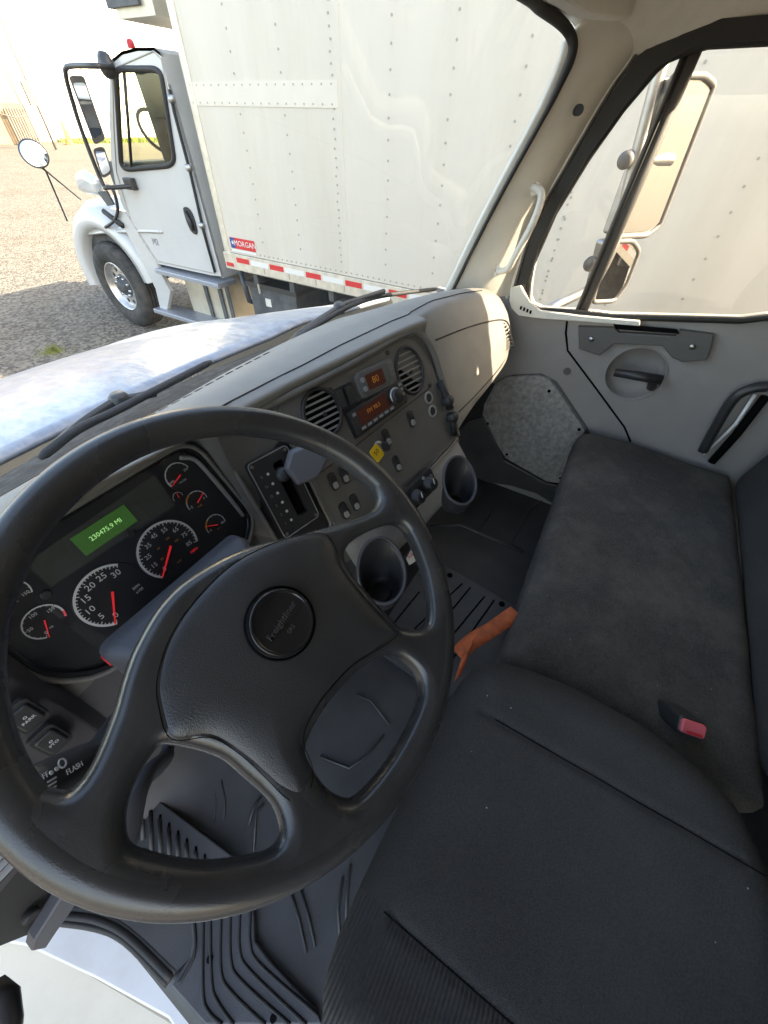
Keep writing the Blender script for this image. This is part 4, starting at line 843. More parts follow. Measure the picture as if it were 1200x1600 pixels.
for L,r in (([(88,1440),(150,1449),(196,1470),(262,1537)],.007),([(96,1418),(150,1422),(205,1452),(276,1518)],.006),([(104,1400),(160,1408),(215,1440),(288,1500)],.005),([(92,1430),(150,1437),(200,1462),(268,1528)],.009)): b.tube(catmull([at(*p,z=-1.155) for p in L],5,False),r,'seal_rubber',8)
part('door_seal',lw,b)
b=MB(); b.prism([[at(*p,z=-1.150) for p in ((90,1425),(150,1432),(205,1458),(268,1525),(305,1490),(300,1400),(260,1330),(110,1330))]],(0,0,-.03),'rubber',.003); part('carpet_edge',lw,b)
b=MB(); b.tube([at(-8,1545,z=-1.0),at(12,1560,z=-1.0),at(16,1600,z=-1.0),at(10,1650,z=-1.0)],.016,'satin_black',12); part('step_grab_handle',lw,b)
b=MB(); sp=[at(*p,y=.42) for p in ((105,1358),(128,1372),(80,1440),(60,1468),(40,1472),(44,1455))]; b.prism([sp],(0,-.02,0),'blue_grey_plastic',.004); 
b.prism([[at(*p,y=.43) for p in ((-80,1350),(60,1352),(108,1356),(100,1390),(50,1458),(0,1478),(-80,1480))]],(0,.04,0),'matt_black',.004)
b.disc(Fr(at(47,1428,y=.425),(1,0,0),(0,0,1),(0,-1,0)),(0,0),.011,0,.008,'matt_black',18,.003); part('knee_panel',lw,b)

# =================================================================== OWN HOOD, COWL, WIPERS ======================
hood=thing('truck_hood',(.42,1.3,-.9),'glossy white truck hood beyond the dash, sky reflections painted into its colour','hood')
rows=[]
nx_=29
for k in range(25):
    t=k/24; row=[]
    for j in range(nx_):
        s=j/(nx_-1)*2-1; half=1.03-.33*t**.9; x=.42+s*half
        yr=.93-.10*abs(s)**2.2; yf=2.0-.22*abs(s)**2.5; y=yr*(1-t)+yf*t
        z=-.465-.27*t**1.6-.10*t*max(0,(abs(s)-.62)/.38)**2-.02*abs(s)**2 + .012*math.exp(-((abs(s)-.55)/.06)**2)
        row.append(V(x,y,z))
    rows.append(row)
b=MB(); b.grid(rows,'hood_glare_paint',thick=(0,0,-.012)); part('hood_skin',hood,b)
for sd_ in (0,-1):
    e=[r[sd_] for r in rows]; o_=-.04 if sd_==0 else .04
    b=MB(); b.grid([e,[p+V(o_*.6,0,-.02) for p in e],[p+V(o_,0,-.10) for p in e],[p+V(o_*1.2,0,-.6) for p in e]],'white_paint'); part('hood_side',hood,b)
fr=rows[-1]; rows2=[fr,[p+V(0,.03,-.03) for p in fr],[p+V(0,.05,-.14) for p in fr],[p+V(0,.05,-.7) for p in fr]]
b=MB(); b.grid(rows2,'white_paint'); part('hood_nose',hood,b)
cw=thing('cowl_panel',(.42,.8,-.47),'black plastic cowl under the wipers','cowl')
b=MB(); rows=[]
for x in np.arange(-.5,1.42,.04):
    s=(x-.42)/1.0; rows.append([V(x,.715-.24*abs(s)**2.5,-.402),V(x,.76-.25*abs(s)**2.4,-.428),V(x,.82-.28*abs(s)**2.3,-.445),V(x,.90-.34*abs(s)**2.2,-.470),V(x,.96-.34*abs(s)**2.2,-.52)])
b.grid(rows,'cowl_black')
for x in np.arange(-.1,1.1,.03):
    s=(x-.42)/1.0; 0 and b.box(Fr(V(x,.79-.27*abs(s)**2.4,-.434),(1,0,0),nrm((0,1,-.25))),(-.0015,.0015),(-.016,.016),(-.002,.0012),'hole_black')
part('cowl_grille',cw,b)
def wpt(px,py,y): return at(px,py,y=y)
for nm,blade,arm,lab in (('a',[(62,716,.70),(120,672,.72),(185,640,.74),(262,600,.755),(330,565,.775)],[(78,704,.78),(130,660,.79),(172,632,.79),(187,625,.79),(215,620,.785),(242,614,.78)],'black wiper arm lying low above the steering wheel'),
    ('b',[(385,585,.74),(440,545,.75),(500,505,.76),(548,478,.76),(600,462,.76),(688,451,.70)],[(330,600,.80),(430,560,.80),(470,520,.79),(530,480,.78),(560,468,.77),(600,455,.75)],'black wiper with its blade reaching towards the right pillar')):
    t=thing('windscreen_wiper',wpt(*arm[0]),lab,'wiper','windscreen wipers')
    b=MB(); b.tube(catmull([wpt(*p) for p in blade],5,False),[.004]+[.0075]*(5*(len(blade)-1)-1)+[.004],'matt_black',8); part('wiper_blade',t,b)
    b=MB(); b.tube(catmull([wpt(*p) for p in arm],5,False),.0085,'satin_black',8); b.lathe(Fr(wpt(*arm[3]),(1,0,0),(0,1,0)),[(.018,-.015),(.018,.008),(.012,.014),(0,.014)],'satin_black',16); part('wiper_arm',t,b)
# own passenger mirror, seen through the side window
mr=thing('side_mirror',(1.84,.08,-.5),'tall two-pane side mirror on a silver bracket outside the passenger window','mirror')
mx=1.80
def mirror_head(name,poly,parent,t=.05):
    fn=nrm(V(-.54,-.84,-.04)); P0=at(*poly[0],x=mx)
    pts=[at(*p,x=mx) for p in poly]; c=sum(pts)/len(pts); pts=[c+(on(*p,c,fn)-c) for p in poly]
    b=MB(); b.prism([pts],-fn*t,'satin_metal',.006); b.tube([p+fn*.001 for p in pts],.0085,'trim_dark',8,closed=True); hd_=part(name,parent,b)
    ins=[c+(p-c)*.93+fn*.002 for p in [sum(pts)/len(pts)+(p-sum(pts)/len(pts)) for p in pts]]; b=MB(); b.prism([ins],fn*.001,'mirror'); part('mirror_glass',hd_,b)
mp=[tuple(p) for p in roundpoly([(1052,118),(1100,118),(1115,132),(1030,352),(1010,368),(958,370)],6,4)]
mirror_head('main_mirror_head',mp,mr)
mp=[tuple(p) for p in roundpoly([(950,378),(988,376),(998,392),(978,444),(960,470),(925,472)],7,4)]
mirror_head('convex_mirror_head',mp,mr)
b=MB(); b.tube(catmull([at(1040,92,x=1.70),at(1028,120,x=1.70),at(985,280,x=1.70),at(960,380,x=1.70),at(925,450,x=1.70)],6,False),.017,'satin_metal',12)
b.tube([at(980,242,x=1.70),at(990,250,x=1.72),at(1050,250,x=1.80)],.014,'satin_metal',10); b.tube([at(1040,92,x=1.70),V(1.47,.24,.16)],.016,'satin_metal',10); b.tube([at(925,450,x=1.70),V(1.47,.26,-.45)],.016,'satin_metal',10)
for p in ((978,250),(923,412)): b.lathe(Fr(at(*p,x=1.69),(0,-1,0),(0,0,1),(-1,0,0)),[(.022,-.01),(.022,.014),(.012,.02),(0,.02)],'trim_dark',16)
part('mirror_bracket',mr,b)
# =================================================================== NEIGHBOUR BOX TRUCK =========================
GZ=-2.25; BX=3.2; CX=3.3
tr=thing('box_truck',(4.4,2.5,GZ),'white box truck with riveted cargo body parked alongside, seen through the windscreen','truck')
Bq=lambda px,py,x=BX: at(px,py,x=x)
# cargo box
yf=Bq(345,392)[1]; ztop=1.75; zb=-.99
b=MB(); XF=5.66; rc=.11
pl=[(BX,-6.6),(XF,-6.6),(XF,yf)]+[(BX+rc-rc*math.sin(rad(a)) ,yf-0+ (rc*math.cos(rad(a))-rc)) for a in range(0,91,15)]
b.prism([[V(x,y,zb+.02) for x,y in pl]],(0,0,ztop-zb),'box_white'); cb=part('cargo_body',tr,b)
b=MB(); cyl=[[V(BX+rc-(rc+.006)*math.sin(rad(a)),yf-rc+(rc+.006)*math.cos(rad(a)),z) for a in range(-10,101,10)] for z in (zb,ztop)]
b.grid(cyl,'rail_alu'); b.box(Fr((BX,yf-rc,0),(0,-1,0),(0,0,1),(-1,0,0)),(0,.035),(zb,ztop),(.0,.006),'rail_alu'); part('corner_post',cb,b)
cols=[3.27,2.80,1.88,1.44,1.00,.56,.13,-.285,-.75,-1.2,-1.66,-2.1]
b=MB()
for y in cols:
    for z in np.arange(zb+.16,1.2,.107): b.disc(Fr((BX,y+.004*math.sin(z*50),z),(0,-1,0),(0,0,1),(-1,0,0)),(0,0),.0075,-.001,.003,'rivet',7)
for z in np.arange(zb+.12,1.2,.052): b.disc(Fr((BX,2.345+.006*math.sin(z*80),z),(0,-1,0),(0,0,1),(-1,0,0)),(0,0),.0070,-.001,.0035,'rivet',7)
for z in np.arange(zb+.12,1.2,.06): b.disc(Fr((BX,.565,z),(0,-1,0),(0,0,1),(-1,0,0)),(0,0),.0070,-.001,.0035,'rivet',7)
for y in np.arange(-2,yf-.05,.058): b.disc(Fr((BX,y,zb+.045),(0,-1,0),(0,0,1),(-1,0,0)),(0,0),.0065,-.001,.0045,'rivet',7)
o=part('rivet_rows',cb,b); o['kind']='stuff'
b=MB(); z0=Bq(300,128)[2]; z1=Bq(300,165)[2]; b.box(Fr((BX,0,0),(0,-1,0),(0,0,1),(-1,0,0)),(-yf+.07,-2.30),(z1,z0),(.0,.004),'box_patch')
for y in np.arange(2.35,yf-.1,.085):
    for z in (z0-.018,z1+.018): b.disc(Fr((BX,y,z),(0,-1,0),(0,0,1),(-1,0,0)),(0,0),.006,.004,.006,'rivet',7)
part('repair_strip',cb,b)
b=MB(); b.box(Fr((BX,2.318,0),(0,-1,0),(0,0,1),(-1,0,0)),(0,.05),(zb+.05,ztop),(.0,.0022),'box_white'); part('panel_seam',cb,b)
# bottom rail with tape
rh=.125; b=MB(); RFm=Fr((BX-.012,yf-.05,zb-rh*.5),(0,-1,0),(0,0,1),(-1,0,0)); b.box(RFm,(0,10.3),(-rh*.55,rh*.62),(-.03,.004),'rail_alu',.003)
for k in range(16): b.box(RFm,(.55+.33*k,.56+.33*k),(-.05,.0),(.004,.0065),'rivet')
rl_=part('bottom_rail',tr,b)
b=MB()
for k in range(22): b.box(RFm,(.18+.46*k,.36+.46*k),(.005,.05),(.0042,.0052),'tape_red')
for k in range(22): b.box(RFm,(.38+.46*k,.62+.46*k),(.005,.05),(.0042,.0052),'tape_white')
b.box(RFm,(.02,.12),(-.045,-.01),(.004,.010),'tape_red',.003)
part('reflective_tape',rl_,b)
b=MB(); SG=Fr(Bq(379,382,BX-.003),(0,-1,0),(0,0,1),(-1,0,0)); b.plate(SG,rrect(.34,.092,.008),0,.002,'tape_red'); b.box(SG,(-.168,-.102),(-.044,.044),(.002,.003),'blue_ink'); b.text(SG,'MORGAN',.066,(.035,0),.0035,'tape_white',thick=.0006,sx=1.05); b.text(SG,'★',.05,(-.135,0),.0035,'tape_white',thick=.0006); b.box(SG,(-.17,.17),(-.072,-.052),(.0,.002),'tape_white'); part('maker_sign',cb,b)
# cab side panels with window opening
C3=lambda px,py,x=CX: at(px,py,x=x)[1:]
out_=[(172,108),(176,92),(190,80),(214,74),(240,74),(250,82),(262,130),(300,262),(346,432),(330,430),(246,412),(222,372),(205,350),(190,318),(180,285),(174,250),(170,180)]
wi=[(182,122),(188,112),(205,109),(243,109),(256,118),(263,150),(270,200),(272,232),(267,250),(255,258),(232,262),(208,264),(196,258),(190,246),(184,190)]
wi=[tuple(p) for p in roundpoly([(181,108),(252,108),(275,258),(190,266)],[12,16,18,16],6)]
op=[C3(*p) for p in out_]; wp=[C3(*p) for p in wi]
cab=MB()
for x,t in ((CX,.03),(5.40,-.03)): cab.prism([[V(x,*p) for p in op],[V(x,*p) for p in wp]],(t,0,0),'cab_white')
rowA=[V(CX,*p) for p in op[1:9]]; rowB=[V(5.40,*p) for p in op[1:9]]
cab.grid([rowA,rowB],'cab_white',thick=(0,.0,-.02),smooth=False)
fa=V(CX,*op[0]); fb=V(5.40,*op[0]); 
cab.grid([[V(CX,*op[0]),V(CX,*op[1])],[V(5.4,*op[0]),V(5.4,*op[1])]],'cab_white',thick=(0,0,.01))
low=[V(CX,*C3(*p)) for p in ((246,412),(222,372),(190,318),(180,285))]; cab.grid([low,[p+V(2.1,0,0) for p in low]],'chassis_grey')
body=part('cab_body',tr,cab)
b=MB(); 
for x in (CX+.012,5.385): b.prism([[V(x,*p) for p in wp]],(.004,0,0),'tinted_glass')
b.grid([[V(CX+.02,*op[0]),V(CX+.02,*op[-2])],[V(5.38,*op[0]),V(5.38,*op[-2])]],'clear_glass'); part('cab_glass',tr,b)
b=MB(); b.tube([V(CX-.004,*p) for p in wp],.022,'seal_rubber',8,closed=True); b.tube([V(CX-.002,*C3(194,110)),V(CX-.002,*C3(206,262))],.014,'seal_rubber',8); part('window_seal',body,b)
b=MB(); dl=[(176,108),(178,200),(182,268),(205,345),(246,408),(336,427),(300,280),(262,140),(252,92),(240,80)]
b.tube([V(CX-.001,*C3(*p)) for p in dl],.006,'rivet',6,closed=True); part('door_outline',body,b)
b=MB(); f=Fr(V(CX-.001,*C3(297,345)),(0,-1,0),(0,0,1),(-1,0,0)); b.plate(f,[tuple(p) for p in catmull([(-.045,.10),(.02,.115),(.075,.07),(.085,-.06),(.05,-.115),(-.02,-.09),(-.05,0)],5)],0,.012,'matt_black',.004); b.tube([f.p(-.01,.08,.02),f.p(.03,0,.026),f.p(.04,-.08,.02)],.016,'satin_black',8); part('door_handle',body,b)
b=MB(); 
for p in ((272,155),(298,262),(318,352)):
    q=V(CX-.01,*C3(*p)); b.lathe(Fr(q,(0,-1,0),(0,0,1),(-1,0,0)),[(.03,0),(.03,.03),(.015,.04),(0,.04)],'satin_metal',12)
b.tube([V(CX-.02,*C3(*p)) for p in ((268,140),(275,175),(300,270),(320,360),(338,425))],.014,'matt_black',8); part('rear_edge_trim',body,b)
b=MB(); f=Fr(V(CX,*C3(243,378)),(0,-1,0),(0,0,1),(-1,0,0)); b.text(f,'M2',.09,(0,0),.003,'grey_ink',thick=.004); part('model_badge',body,b)
# interior glimpses
b=MB(); sw=at(246,205,x=4.1); b.tube([sw+V(.2*math.cos(t),.12*math.sin(t),.18*math.sin(t)) for t in np.linspace(0,6.28,25)[:-1]],.018,'matt_black',8,closed=True)
b.puffy(Fr(at(250,262,x=4.1),(1,0,0),(0,1,0)),rrect(.5,.5,.08),.06,.1,.05,.05,'matt_black'); b.puffy(Fr(at(268,200,x=4.1),(1,0,0),(0,.1,1)),rrect(.48,.9,.1,0,.1),.06,.06,.05,.05,'matt_black'); b.box(Fr((3.4,at(222,250,x=4.1)[1]-.7,-.62),(1,0,0),(0,1,0)),(0,1.9),(0,.35),(0,.25),'chassis_grey',.04); part('cab_interior',tr,b)
# mirror on the A pillar
mt=thing('truck_mirror',C3(170,98)[0]*V(0,1,0)+V(3.2,0,-.1),'black tubular mirror assembly on the door of the parked truck','mirror')
MX=3.08; q=lambda px,py,x=MX: at(px,py,x=x)
b=MB(); b.tube(catmull([at(176,104,x=3.28),q(150,103),q(112,103),q(103,107),q(103,118),q(108,140),q(128,205),q(160,286),q(170,293),at(212,290,x=3.28)],5,False),.020,'satin_black',10)
b.lathe(Fr(V(3.28,*at(169,102,x=3.28)[1:]),(0,-1,0),(0,0,1),(-1,0,0)),[(.085,0),(.085,.04),(.04,.07),(0,.07)],'satin_black',16); b.box(Fr(V(3.29,*at(207,287,x=3.29)[1:]),(0,-1,0),(0,0,1),(-1,0,0)),(-.07,.07),(-.05,.05),(0,.06),'satin_black',.015); part('tube_frame',mt,b)
def mpan(name,P,parent,x=MX,t=.09,g=True):
    fn=nrm(V(-.45,-.88,0)); pts=[at(*p,x=x) for p in P]; c=sum(pts)/len(pts); pts=[on(*p,c,fn) for p in P]; b=MB(); b.prism([pts],-fn*t,'satin_black',.02); h=part(name,parent,b)
    if g: b=MB(); b.prism([[c+(p-c)*.8+fn*.004 for p in pts]],fn*.002,'mirror'); part('mirror_glass',h,b)
mpan('main_mirror',[tuple(p) for p in roundpoly([(107,118),(131,118),(165,218),(148,227)],6,4)],mt)
mpan('convex_mirror',[tuple(p) for p in roundpoly([(145,232),(162,228),(176,270),(160,280)],7,4)],mt)
fm=thing('fender_mirror',at(105,345,x=3.2),'round blue-tinted convex mirror on a thin two-legged bracket above the fender','mirror')
c=at(53,240,x=3.0); fn=nrm(nrm(-c)+V(0,0,.42)); fr2=Fr(c,np.cross(V(0,0,1),fn),np.cross(fn,np.cross(V(0,0,1),fn)),fn); b=MB(); b.lathe(fr2,[(0,-.05),(.09,-.035),(.135,0),(.13,.008),(.12,.008)],'satin_black',28)
b.lathe(fr2,[(.124,.004),(.09,.016),(.045,.024),(0,.027)],'mirror',28); part('mirror_head',fm,b)
b=MB(); b.tube([at(58,256,x=3.0),at(72,268,x=3.05),at(105,345,x=3.3)],.010,'satin_black',8); b.tube([at(62,258,x=3.0),at(78,272,x=3.05),at(126,312,x=3.45)],.009,'satin_black',8); part('bracket',fm,b)
# hood and fender of the parked truck
b=MB(); 
ft=[(182,322),(165,308),(140,305),(122,312),(112,328),(108,345),(112,352)]
def zy(px,py,x=CX): return at(px,py,x=x)
rows=[]
hoodprof=[(190,318),(172,296),(150,283),(132,290),(118,312),(110,332),(120,372)]
# bonnet shell: centre line higher and further from the camera
R0=[zy(*p) for p in ((200,335),(178,310),(160,303),(135,305),(118,318),(109,338))]
ys=[p[1] for p in R0]; y1,y2=ys[0],max(ys)
rows=[]
for k in range(13):
    t=k/12; y=4.95*(1-t)+7.25*t; row=[]
    for j in range(15):
        s=j/14*2-1; hw=1.06-.10*max(0,t-.5); 
        z=-.60-.16*t-.10*t*t-.33*max(0,(abs(s)-.55)/.45)**1.6; row.append(V(4.35+s*hw,y-.25*abs(s)**3*t,z))
    rows.append(row)
b.grid(rows,'cab_white',thick=(0,0,-.02)); f_=rows[-1]; b.grid([f_,[p+V(0,.06,-.08) for p in f_],[p+V(0,.08,-.5) for p in f_]],'cab_white'); part('bonnet',tr,b)
b=MB(); WCn=V(CX+.02,6.33,-1.72)
arch=[(WCn[1]+.66*math.cos(rad(a)),WCn[2]+.66*math.sin(rad(a))) for a in range(-8,171,8)]
# side skin of fender: between arch and the bonnet edge
top_=[(WCn[1]+.90*math.cos(rad(a))*(1.06 if a<90 else 1.0),WCn[2]+.02+.86*math.sin(rad(a))) for a in range(-8,171,8)]
rows=[[V(CX+.14,y,z) for y,z in arch],[V(CX-.02,y+.0,z+.02) for y,z in arch],[V(CX-.04,(y+y2_)/2,(z+z2_)/2) for (y,z),(y2_,z2_) in zip(arch,top_)],[V(CX+.03,y,z) for y,z in top_],[V(CX+.18,y-.03,min(z+.07,-.80)) for y,z in top_]]
b.grid(rows,'cab_white'); 
rear=[C3(*p) for p in ((196,330),(222,372),(246,412),(268,455),(262,490),(255,492),(245,450),(225,410),(205,372),(190,345),(175,325))]
b.prism([[V(CX-.02,*p) for p in rear]],(.06,0,0),'cab_white',.01); part('fender',tr,b)
b=MB(); hq=at(141,286,x=3.42); b.puffy(Fr(hq,(0,-1,0),(0,0,1),(-1,0,0)),roundpoly([(-.24,-.10),(.20,-.12),(.22,.06),(-.02,.13),(-.20,.08)],.06),.08,.02,.07,.02,'headlamp'); part('fender_lamp',tr,b)
b=MB(); b.prism([[V(CX+.1,y,z) for y,z in arch]],(1.9,0,0),'chassis_grey'); part('wheel_arch',tr,b)
b=MB(); b.tube(catmull([zy(*p,CX-.05) for p in ((165,355),(178,345),(184,328),(178,300),(168,290))],5,False),.018,'satin_black',8); b.tube([zy(*p,CX-.04) for p in ((162,330),(192,353))],.03,'matt_black',8); b.prism([[zy(*p,CX-.015) for p in ((152,300),(166,298),(178,320),(168,322))]],(.02,0,0),'chassis_grey'); part('hood_latch',tr,b)
# front wheel
WF=Fr(WCn,(0,-1,0),(0,0,1),(-1,0,0)); wh=b=MB(); o=bpy.data.objects.new('front_wheel',None); COL.objects.link(o); o.parent=tr; WORLD['front_wheel']=WORLD[tr.name]; o.name='front_wheel'; WORLD[o.name]=WORLD[tr.name]
b.lathe(WF,[(.29,-.12),(.30,.02),(.32,.05),(.40,.062),(.46,.058),(.505,.035),(.525,.0),(.53,-.05),(.53,-.22),(.50,-.25),(.3,-.25)],'tyre',56)
for k in range(4): b.lathe(WF,[(.532,-.04-.05*k),(.5325,-.045-.05*k),(.532,-.05-.05*k)],'hole_black',56)
part('tyre',o,b)
b=MB(); hl=[rrect(.001,.001,.0004)]
holes=[[(.205*math.cos(a)+.030*math.cos(t),.205*math.sin(a)+.030*math.sin(t)) for t in np.linspace(0,2*math.pi,13)[:-1]] for a in np.arange(0,2*math.pi,2*math.pi/10)]
b.lathe(WF,[(.30,-.02),(.305,.03),(.295,.04),(.285,.03),(.27,-.01),(.255,-.035)],'rim_alu',48); b.plate(WF,circ(.256,48),-.055,-.035,'rim_alu',holes=holes); b.disc(WF,(0,0),.25,-.12,-.10,'hole_black',32)
b.lathe(WF,[(.15,-.035),(.14,-.02),(.085,-.01),(.08,.03),(.06,.05),(0,.052)],'chassis_grey',28)
for k in range(10): a=k*math.pi/5+.3; b.lathe(WF,[(.018,-.03),(.018,0),(.012,.012),(0,.012)],'chrome',8,(.125*math.cos(a),.125*math.sin(a)))
part('rim',o,b)
# steps, tank, battery box
b=MB()
for (A_,B_,tz) in (((252,418),(350,440),.05),((250,482),(346,505),.05)):
    p=zy(*A_); q_=zy(*B_); x0=CX-.10; b.box(Fr((x0,0,(p[2]+q_[2])/2),(1,0,0),(0,1,0)),(0,.28),(q_[1],p[1]),(-tz,0),'step_metal',.01)
part('entry_step',tr,b)
b=MB(); p=zy(262,425); q_=zy(348,500); b.box(Fr((CX+.16,0,0),(0,1,0),(0,0,1),(1,0,0)),(q_[1]+.0,p[1]-.05),(-1.86,-1.22),(-.0,.5),'tank_cream',.04)
for yy in (p[1]-.45,p[1]-.85,q_[1]+.1): b.box(Fr((CX+.15,yy,0),(0,1,0),(0,0,1),(-1,0,0)),(-.03,.03),(-1.88,-1.2),(0,.012),'chassis_grey')
part('fuel_tank',tr,b)
b=MB(); b.box(Fr((CX+.02,0,0),(0,1,0),(0,0,1),(1,0,0)),(3.05,3.72),(-1.78,-1.27),(0,.55),'chassis_grey',.02); b.box(Fr((CX+.0,0,0),(0,1,0),(0,0,1),(1,0,0)),(3.02,3.75),(-1.30,-1.25),(0,.58),'satin_black',.01); b.box(Fr((CX+.017,0,0),(0,1,0),(0,0,1),(-1,0,0)),(3.42,3.50),(-1.47,-1.39),(0,.004),'label_white'); part('battery_box',tr,b)
b=MB(); b.box(Fr((4.0,0,-1.45),(1,0,0),(0,1,0)),(0,.09),(-6.3,6.9),(-.12,.13),'chassis_grey'); b.box(Fr((4.75,0,-1.45),(1,0,0),(0,1,0)),(0,.09),(-6.3,6.9),(-.12,.13),'chassis_grey')
for y in np.arange(-6,3.6,.5): b.box(Fr((BX+.06,y,-1.14),(1,0,0),(0,1,0)),(0,2.3),(0,.06),(-.10,.02),'chassis_grey')
b.box(Fr((BX+.1,0,-1.15),(1,0,0),(0,1,0)),(0,2.2),(1.2,3.7),(-.02,.01),'chassis_grey'); b.tube([V(CX+.1,3.9,-1.2),V(CX+.1,3.86,-1.5),V(CX+.3,3.85,-1.6)],.03,'blue_grey_plastic',8); b.tube([V(BX+.1,3.55,-1.1),V(BX+.1,3.55,-1.35)],.012,'label_white',6); b.tube([V(3.6,-.5,-1.5),V(3.6,2.6,-1.5)],.28,'chassis_grey',18); part('chassis',tr,b)
for sx in (3.40,5.0):
    b=MB(); wf=Fr((sx,-4.6,-1.72),(0,-1,0),(0,0,1),(-1,0,0)); b.lathe(wf,[(0,-.05),(.3,-.05),(.32,.05),(.46,.058),(.525,.0),(.53,-.3),(.3,-.32),(0,-.3)],'tyre',36); part('rear_wheel',tr,b)
b=MB(); hq=at(205,14,x=3.7); b.box(Fr((3.5,0,0),(0,1,0),(0,0,1),(1,0,0)),(at(240,10,x=3.5)[1],at(180,10,x=3.5)[1]),(at(205,28,x=3.5)[2],1.1),(0,1.9),'tank_cream',.03); b.box(Fr((3.47,0,0),(0,1,0),(0,0,1),(1,0,0)),(at(222,10,x=3.5)[1],at(172,10,x=3.5)[1]),(at(205,10,x=3.5)[2],at(205,10,x=3.5)[2]+.25),(0,1.96),'chassis_grey',.02); part('refrigeration_unit',tr,b)
b=MB(); b.lathe(Fr(at(204,68,x=3.9),(1,0,0),(0,1,0)),[(.04,-.03),(.035,.02),(.02,.03),(0,.03)],'tape_red',14); b.tube([at(204,66,x=3.9),at(203,52,x=3.9)],.006,'red_plastic',6); part('roof_antenna_base',tr,b)  # red antenna base on the cab roof, not a lamp

# =================================================================== YARD AND BACKGROUND =========================
b=MB(); N_=40; rows=[]
for y in list(np.arange(-30,40,2.))+[50,80,150,400,900]: rows.append([V(x,y,GZ) for x in [-900,-300,-80,-40]+list(np.arange(-20,61,2.))+[80,150,400,900]])
b.grid(rows,'gravel',smooth=False); g=b.build('ground'); tag(g,kind='structure')
bw=thing('white_warehouse',(60,62,GZ),'huge sunlit white corrugated warehouse filling the background behind the parked truck','building')
b=MB(); wl=[at(118,214,z=GZ),at(330,150,z=GZ)]
P0=at(52,214,z=GZ); P0=V(30.2,62,GZ); P1=V(150,74,GZ); b.prism([[P0,P1,P1+V(0,0,26),P0+V(0,0,26)]],(-2,20,0),'building_white'); part('wall',bw,b)
b=MB(); dr=nrm(P1-P0); nn=V(dr[1],-dr[0],0)
for k in range(110): p=P0+dr*(.5+k*1.1)+nn*.06; b.box(Fr(p,dr,(0,0,1),nn),(-.08,.08),(0,26),(-.04,.06),'building_white')
o=part('corrugation',bw,b); o['kind']='stuff'
bt=thing('tan_shed',(20,60,GZ),'tan building with arched opening at the far left edge','building')
b=MB(); tw=Fr(V(-6,56.5,GZ),(1,0,0),(0,0,1),(0,-1,0)); 
xr=at(25,150,y=56.5)[0]; b.plate(tw,[(0,0),(xr+6,0),(xr+6,4.1),(xr-1.6+6,6.3),(xr-10+6,8.2),(0,8.2)],-8,0,'building_tan',holes=[]); part('wall',bt,b)
b=MB(); ax=xr+6-5.0; P=[(ax-2.6,0.02)]+[(ax-2.6*math.cos(rad(a)),2.3+2.4*math.sin(rad(a))) for a in range(0,181,15)]+[(ax+2.6,.02)]; b.plate(tw,P,0,.05,'door_tan'); part('arched_door',bt,b)
fc=thing('slatted_fence',(27,55.8,GZ),'grey brown slatted fence panel beside the tan building','fence')
b=MB(); fx0=at(14,190,y=55.8)[0]; fx1=at(50,190,y=55.8)[0]
for k in range(9): x=fx0+(fx1-fx0)*k/9; b.box(Fr((x,55.8,GZ),(1,0,0),(0,0,1),(0,-1,0)),(.03,(fx1-fx0)/9-.05),(0,2.75),(0,.08),'door_tan' )
part('slats',fc,b); b=MB(); b.box(Fr((fx0,55.9,GZ),(1,0,0),(0,0,1),(0,-1,0)),(0,fx1-fx0),(.3,.5),(0,.06),'building_tan'); part('rail',fc,b); b=MB(); b.box(Fr((fx0,55.9,GZ),(1,0,0),(0,0,1),(0,-1,0)),(0,fx1-fx0),(2.2,2.4),(0,.06),'building_tan'); part('rail',fc,b)
up=thing('utility_pole',at(88,234,z=GZ),'thin grey pole with small box standing before the white warehouse','pole')
b=MB(); bp=at(88,234,z=GZ); b.tube([bp,bp+V(0,0,9)],.09,'pole_grey',8); part('pole',up,b); b=MB(); b.box(Fr(bp+V(-.35,-.1,2.6),(1,0,0),(0,0,1)),(-.25,.25),(0,1.3),(0,.2),'pole_grey',.02); part('meter_box',up,b)
b=MB(); b.tube([bp+V(0,0,2.2),bp+V(-2,.0,1.9),bp+V(-5,2,2.6)],.04,'pole_grey',6); part('cable',up,b)
cn=thing('traffic_cone',at(111,226,z=GZ),'orange marker cone with a thin pole by the warehouse wall','cone')
bp=at(111,226,z=GZ); b=MB(); b.lathe(Fr(bp,(1,0,0),(0,1,0)),[(.55,0),(.55,.08),(.32,.1),(.12,1.6),(.08,1.65)],'cone_orange',16); part('cone_body',cn,b); b=MB(); b.tube([bp+V(0,0,1.5),bp+V(0,0,3.2)],.06,'pole_grey',6); part('marker_pole',cn,b)
b=MB(); rs=np.random.RandomState(3)
for k in range(2600):
    x=rs.uniform(31,46); y=rs.uniform(56.5,60.5)+(x-31)*.06; h=rs.uniform(.12,.5); a=rs.uniform(0,3.14); w=.10; p=V(x,y,GZ)
    b.add([p+V(w*math.cos(a),w*math.sin(a),0),p-V(w*math.cos(a),w*math.sin(a),0),p+V(rs.uniform(-.15,.15),rs.uniform(-.15,.15),h)],[[0,1,2]],'grass')
gp0=at(85,550,z=GZ)
for k in range(160):
    r=rs.exponential(.06); a=rs.uniform(0,6.28); p=gp0+V(r*math.cos(a),r*math.sin(a),0); w=.006; h=rs.uniform(.03,.10); b.add([p+V(w,0,0),p-V(w,0,0),p+V(rs.uniform(-.05,.05),rs.uniform(-.05,.05),h)],[[0,1,2]],'grass')
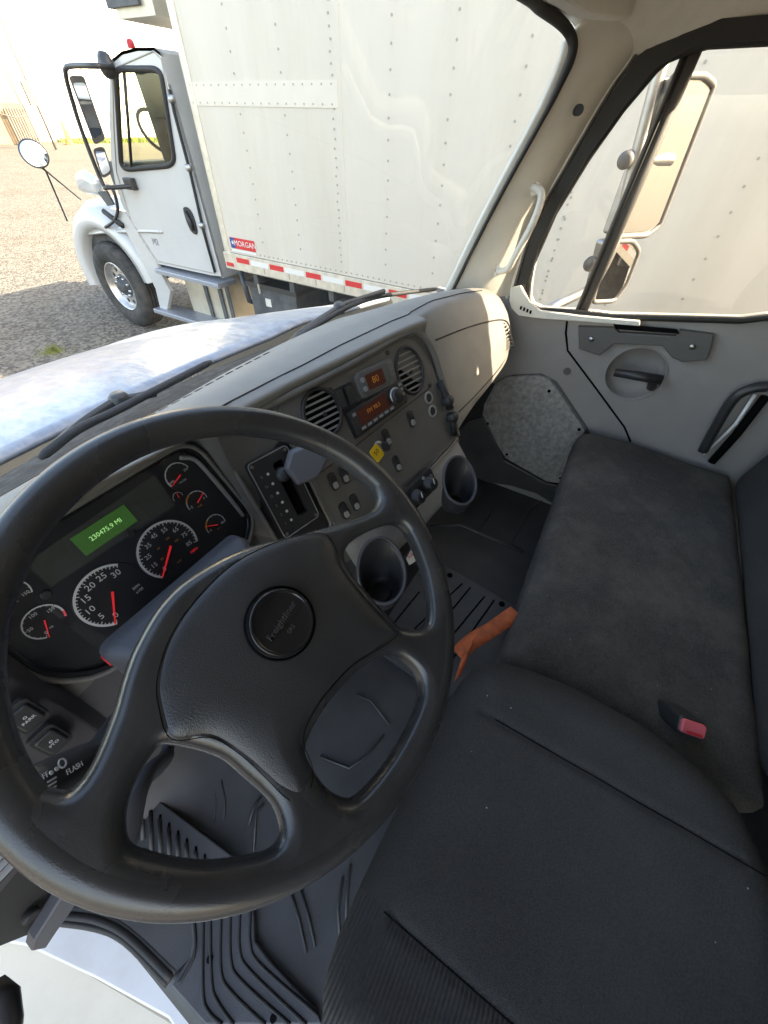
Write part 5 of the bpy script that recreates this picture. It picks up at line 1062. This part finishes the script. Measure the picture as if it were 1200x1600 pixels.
g=b.build('grass'); tag(g,'yellow green weeds along the warehouse wall and on the gravel','grass',kind='stuff')
# own box body behind the cab, out of view; shaped to shade the hood
ob=thing('unseen_cargo_body',(.42,-4.5,GZ),'unseen white cargo body behind the cab, shaped to shade the hood','cargo body')
b=MB(); b.box(Fr((.42,0,0),(0,1,0),(0,0,1),(1,0,0)),(-7.5,-1.25),(-1.15,1.90),(-1.2,1.19),'box_white'); part('body',ob,b)
# =================================================================== LIGHT, SKY, CAMERA ===========================
sd=nrm(V(.45,-1.38,1.0))
w=bpy.data.worlds.new('World'); S.world=w; w.use_nodes=True; N=w.node_tree.nodes; L=w.node_tree.links
sk=N.new('ShaderNodeTexSky'); sk.sky_type='NISHITA'; sk.sun_disc=False; sk.sun_elevation=math.asin(sd[2]); sk.sun_rotation=math.atan2(sd[0],sd[1]); sk.dust_density=2.5
L.new(sk.outputs[0],N['Background'].inputs[0]); N['Background'].inputs[1].default_value=.15
sl=bpy.data.lights.new('sun','SUN'); sl.energy=3.6; sl.angle=rad(.5); sl.color=(1,.93,.82); so_=bpy.data.objects.new('sun',sl); COL.objects.link(so_); so_.rotation_euler=Vector(sd).to_track_quat('Z','Y').to_euler(); so_.location=(0,0,20)
cd=bpy.data.cameras.new('camera'); cam=bpy.data.objects.new('camera',cd); COL.objects.link(cam); S.camera=cam
U,_,Vt=np.linalg.svd(RM); RO_=U@Vt
m4=Matrix([[*map(float,RO_[i]),0] for i in range(3)]+[[0,0,0,1]]); cam.matrix_world=m4
cd.sensor_fit='HORIZONTAL'; cd.sensor_width=36; cd.lens=36*F_PX/1200; cd.clip_start=.01; cd.clip_end=3000
S.view_settings.view_transform='Standard'; S.view_settings.look='None'; S.view_settings.exposure=2.9
try:
    S.view_settings.use_white_balance=True; S.view_settings.white_balance_temperature=7900; S.view_settings.white_balance_tint=10
except Exception: pass
S.cycles.diffuse_bounces=6; S.view_settings.gamma=1
S.cycles.max_bounces=8; S.cycles.transparent_max_bounces=12
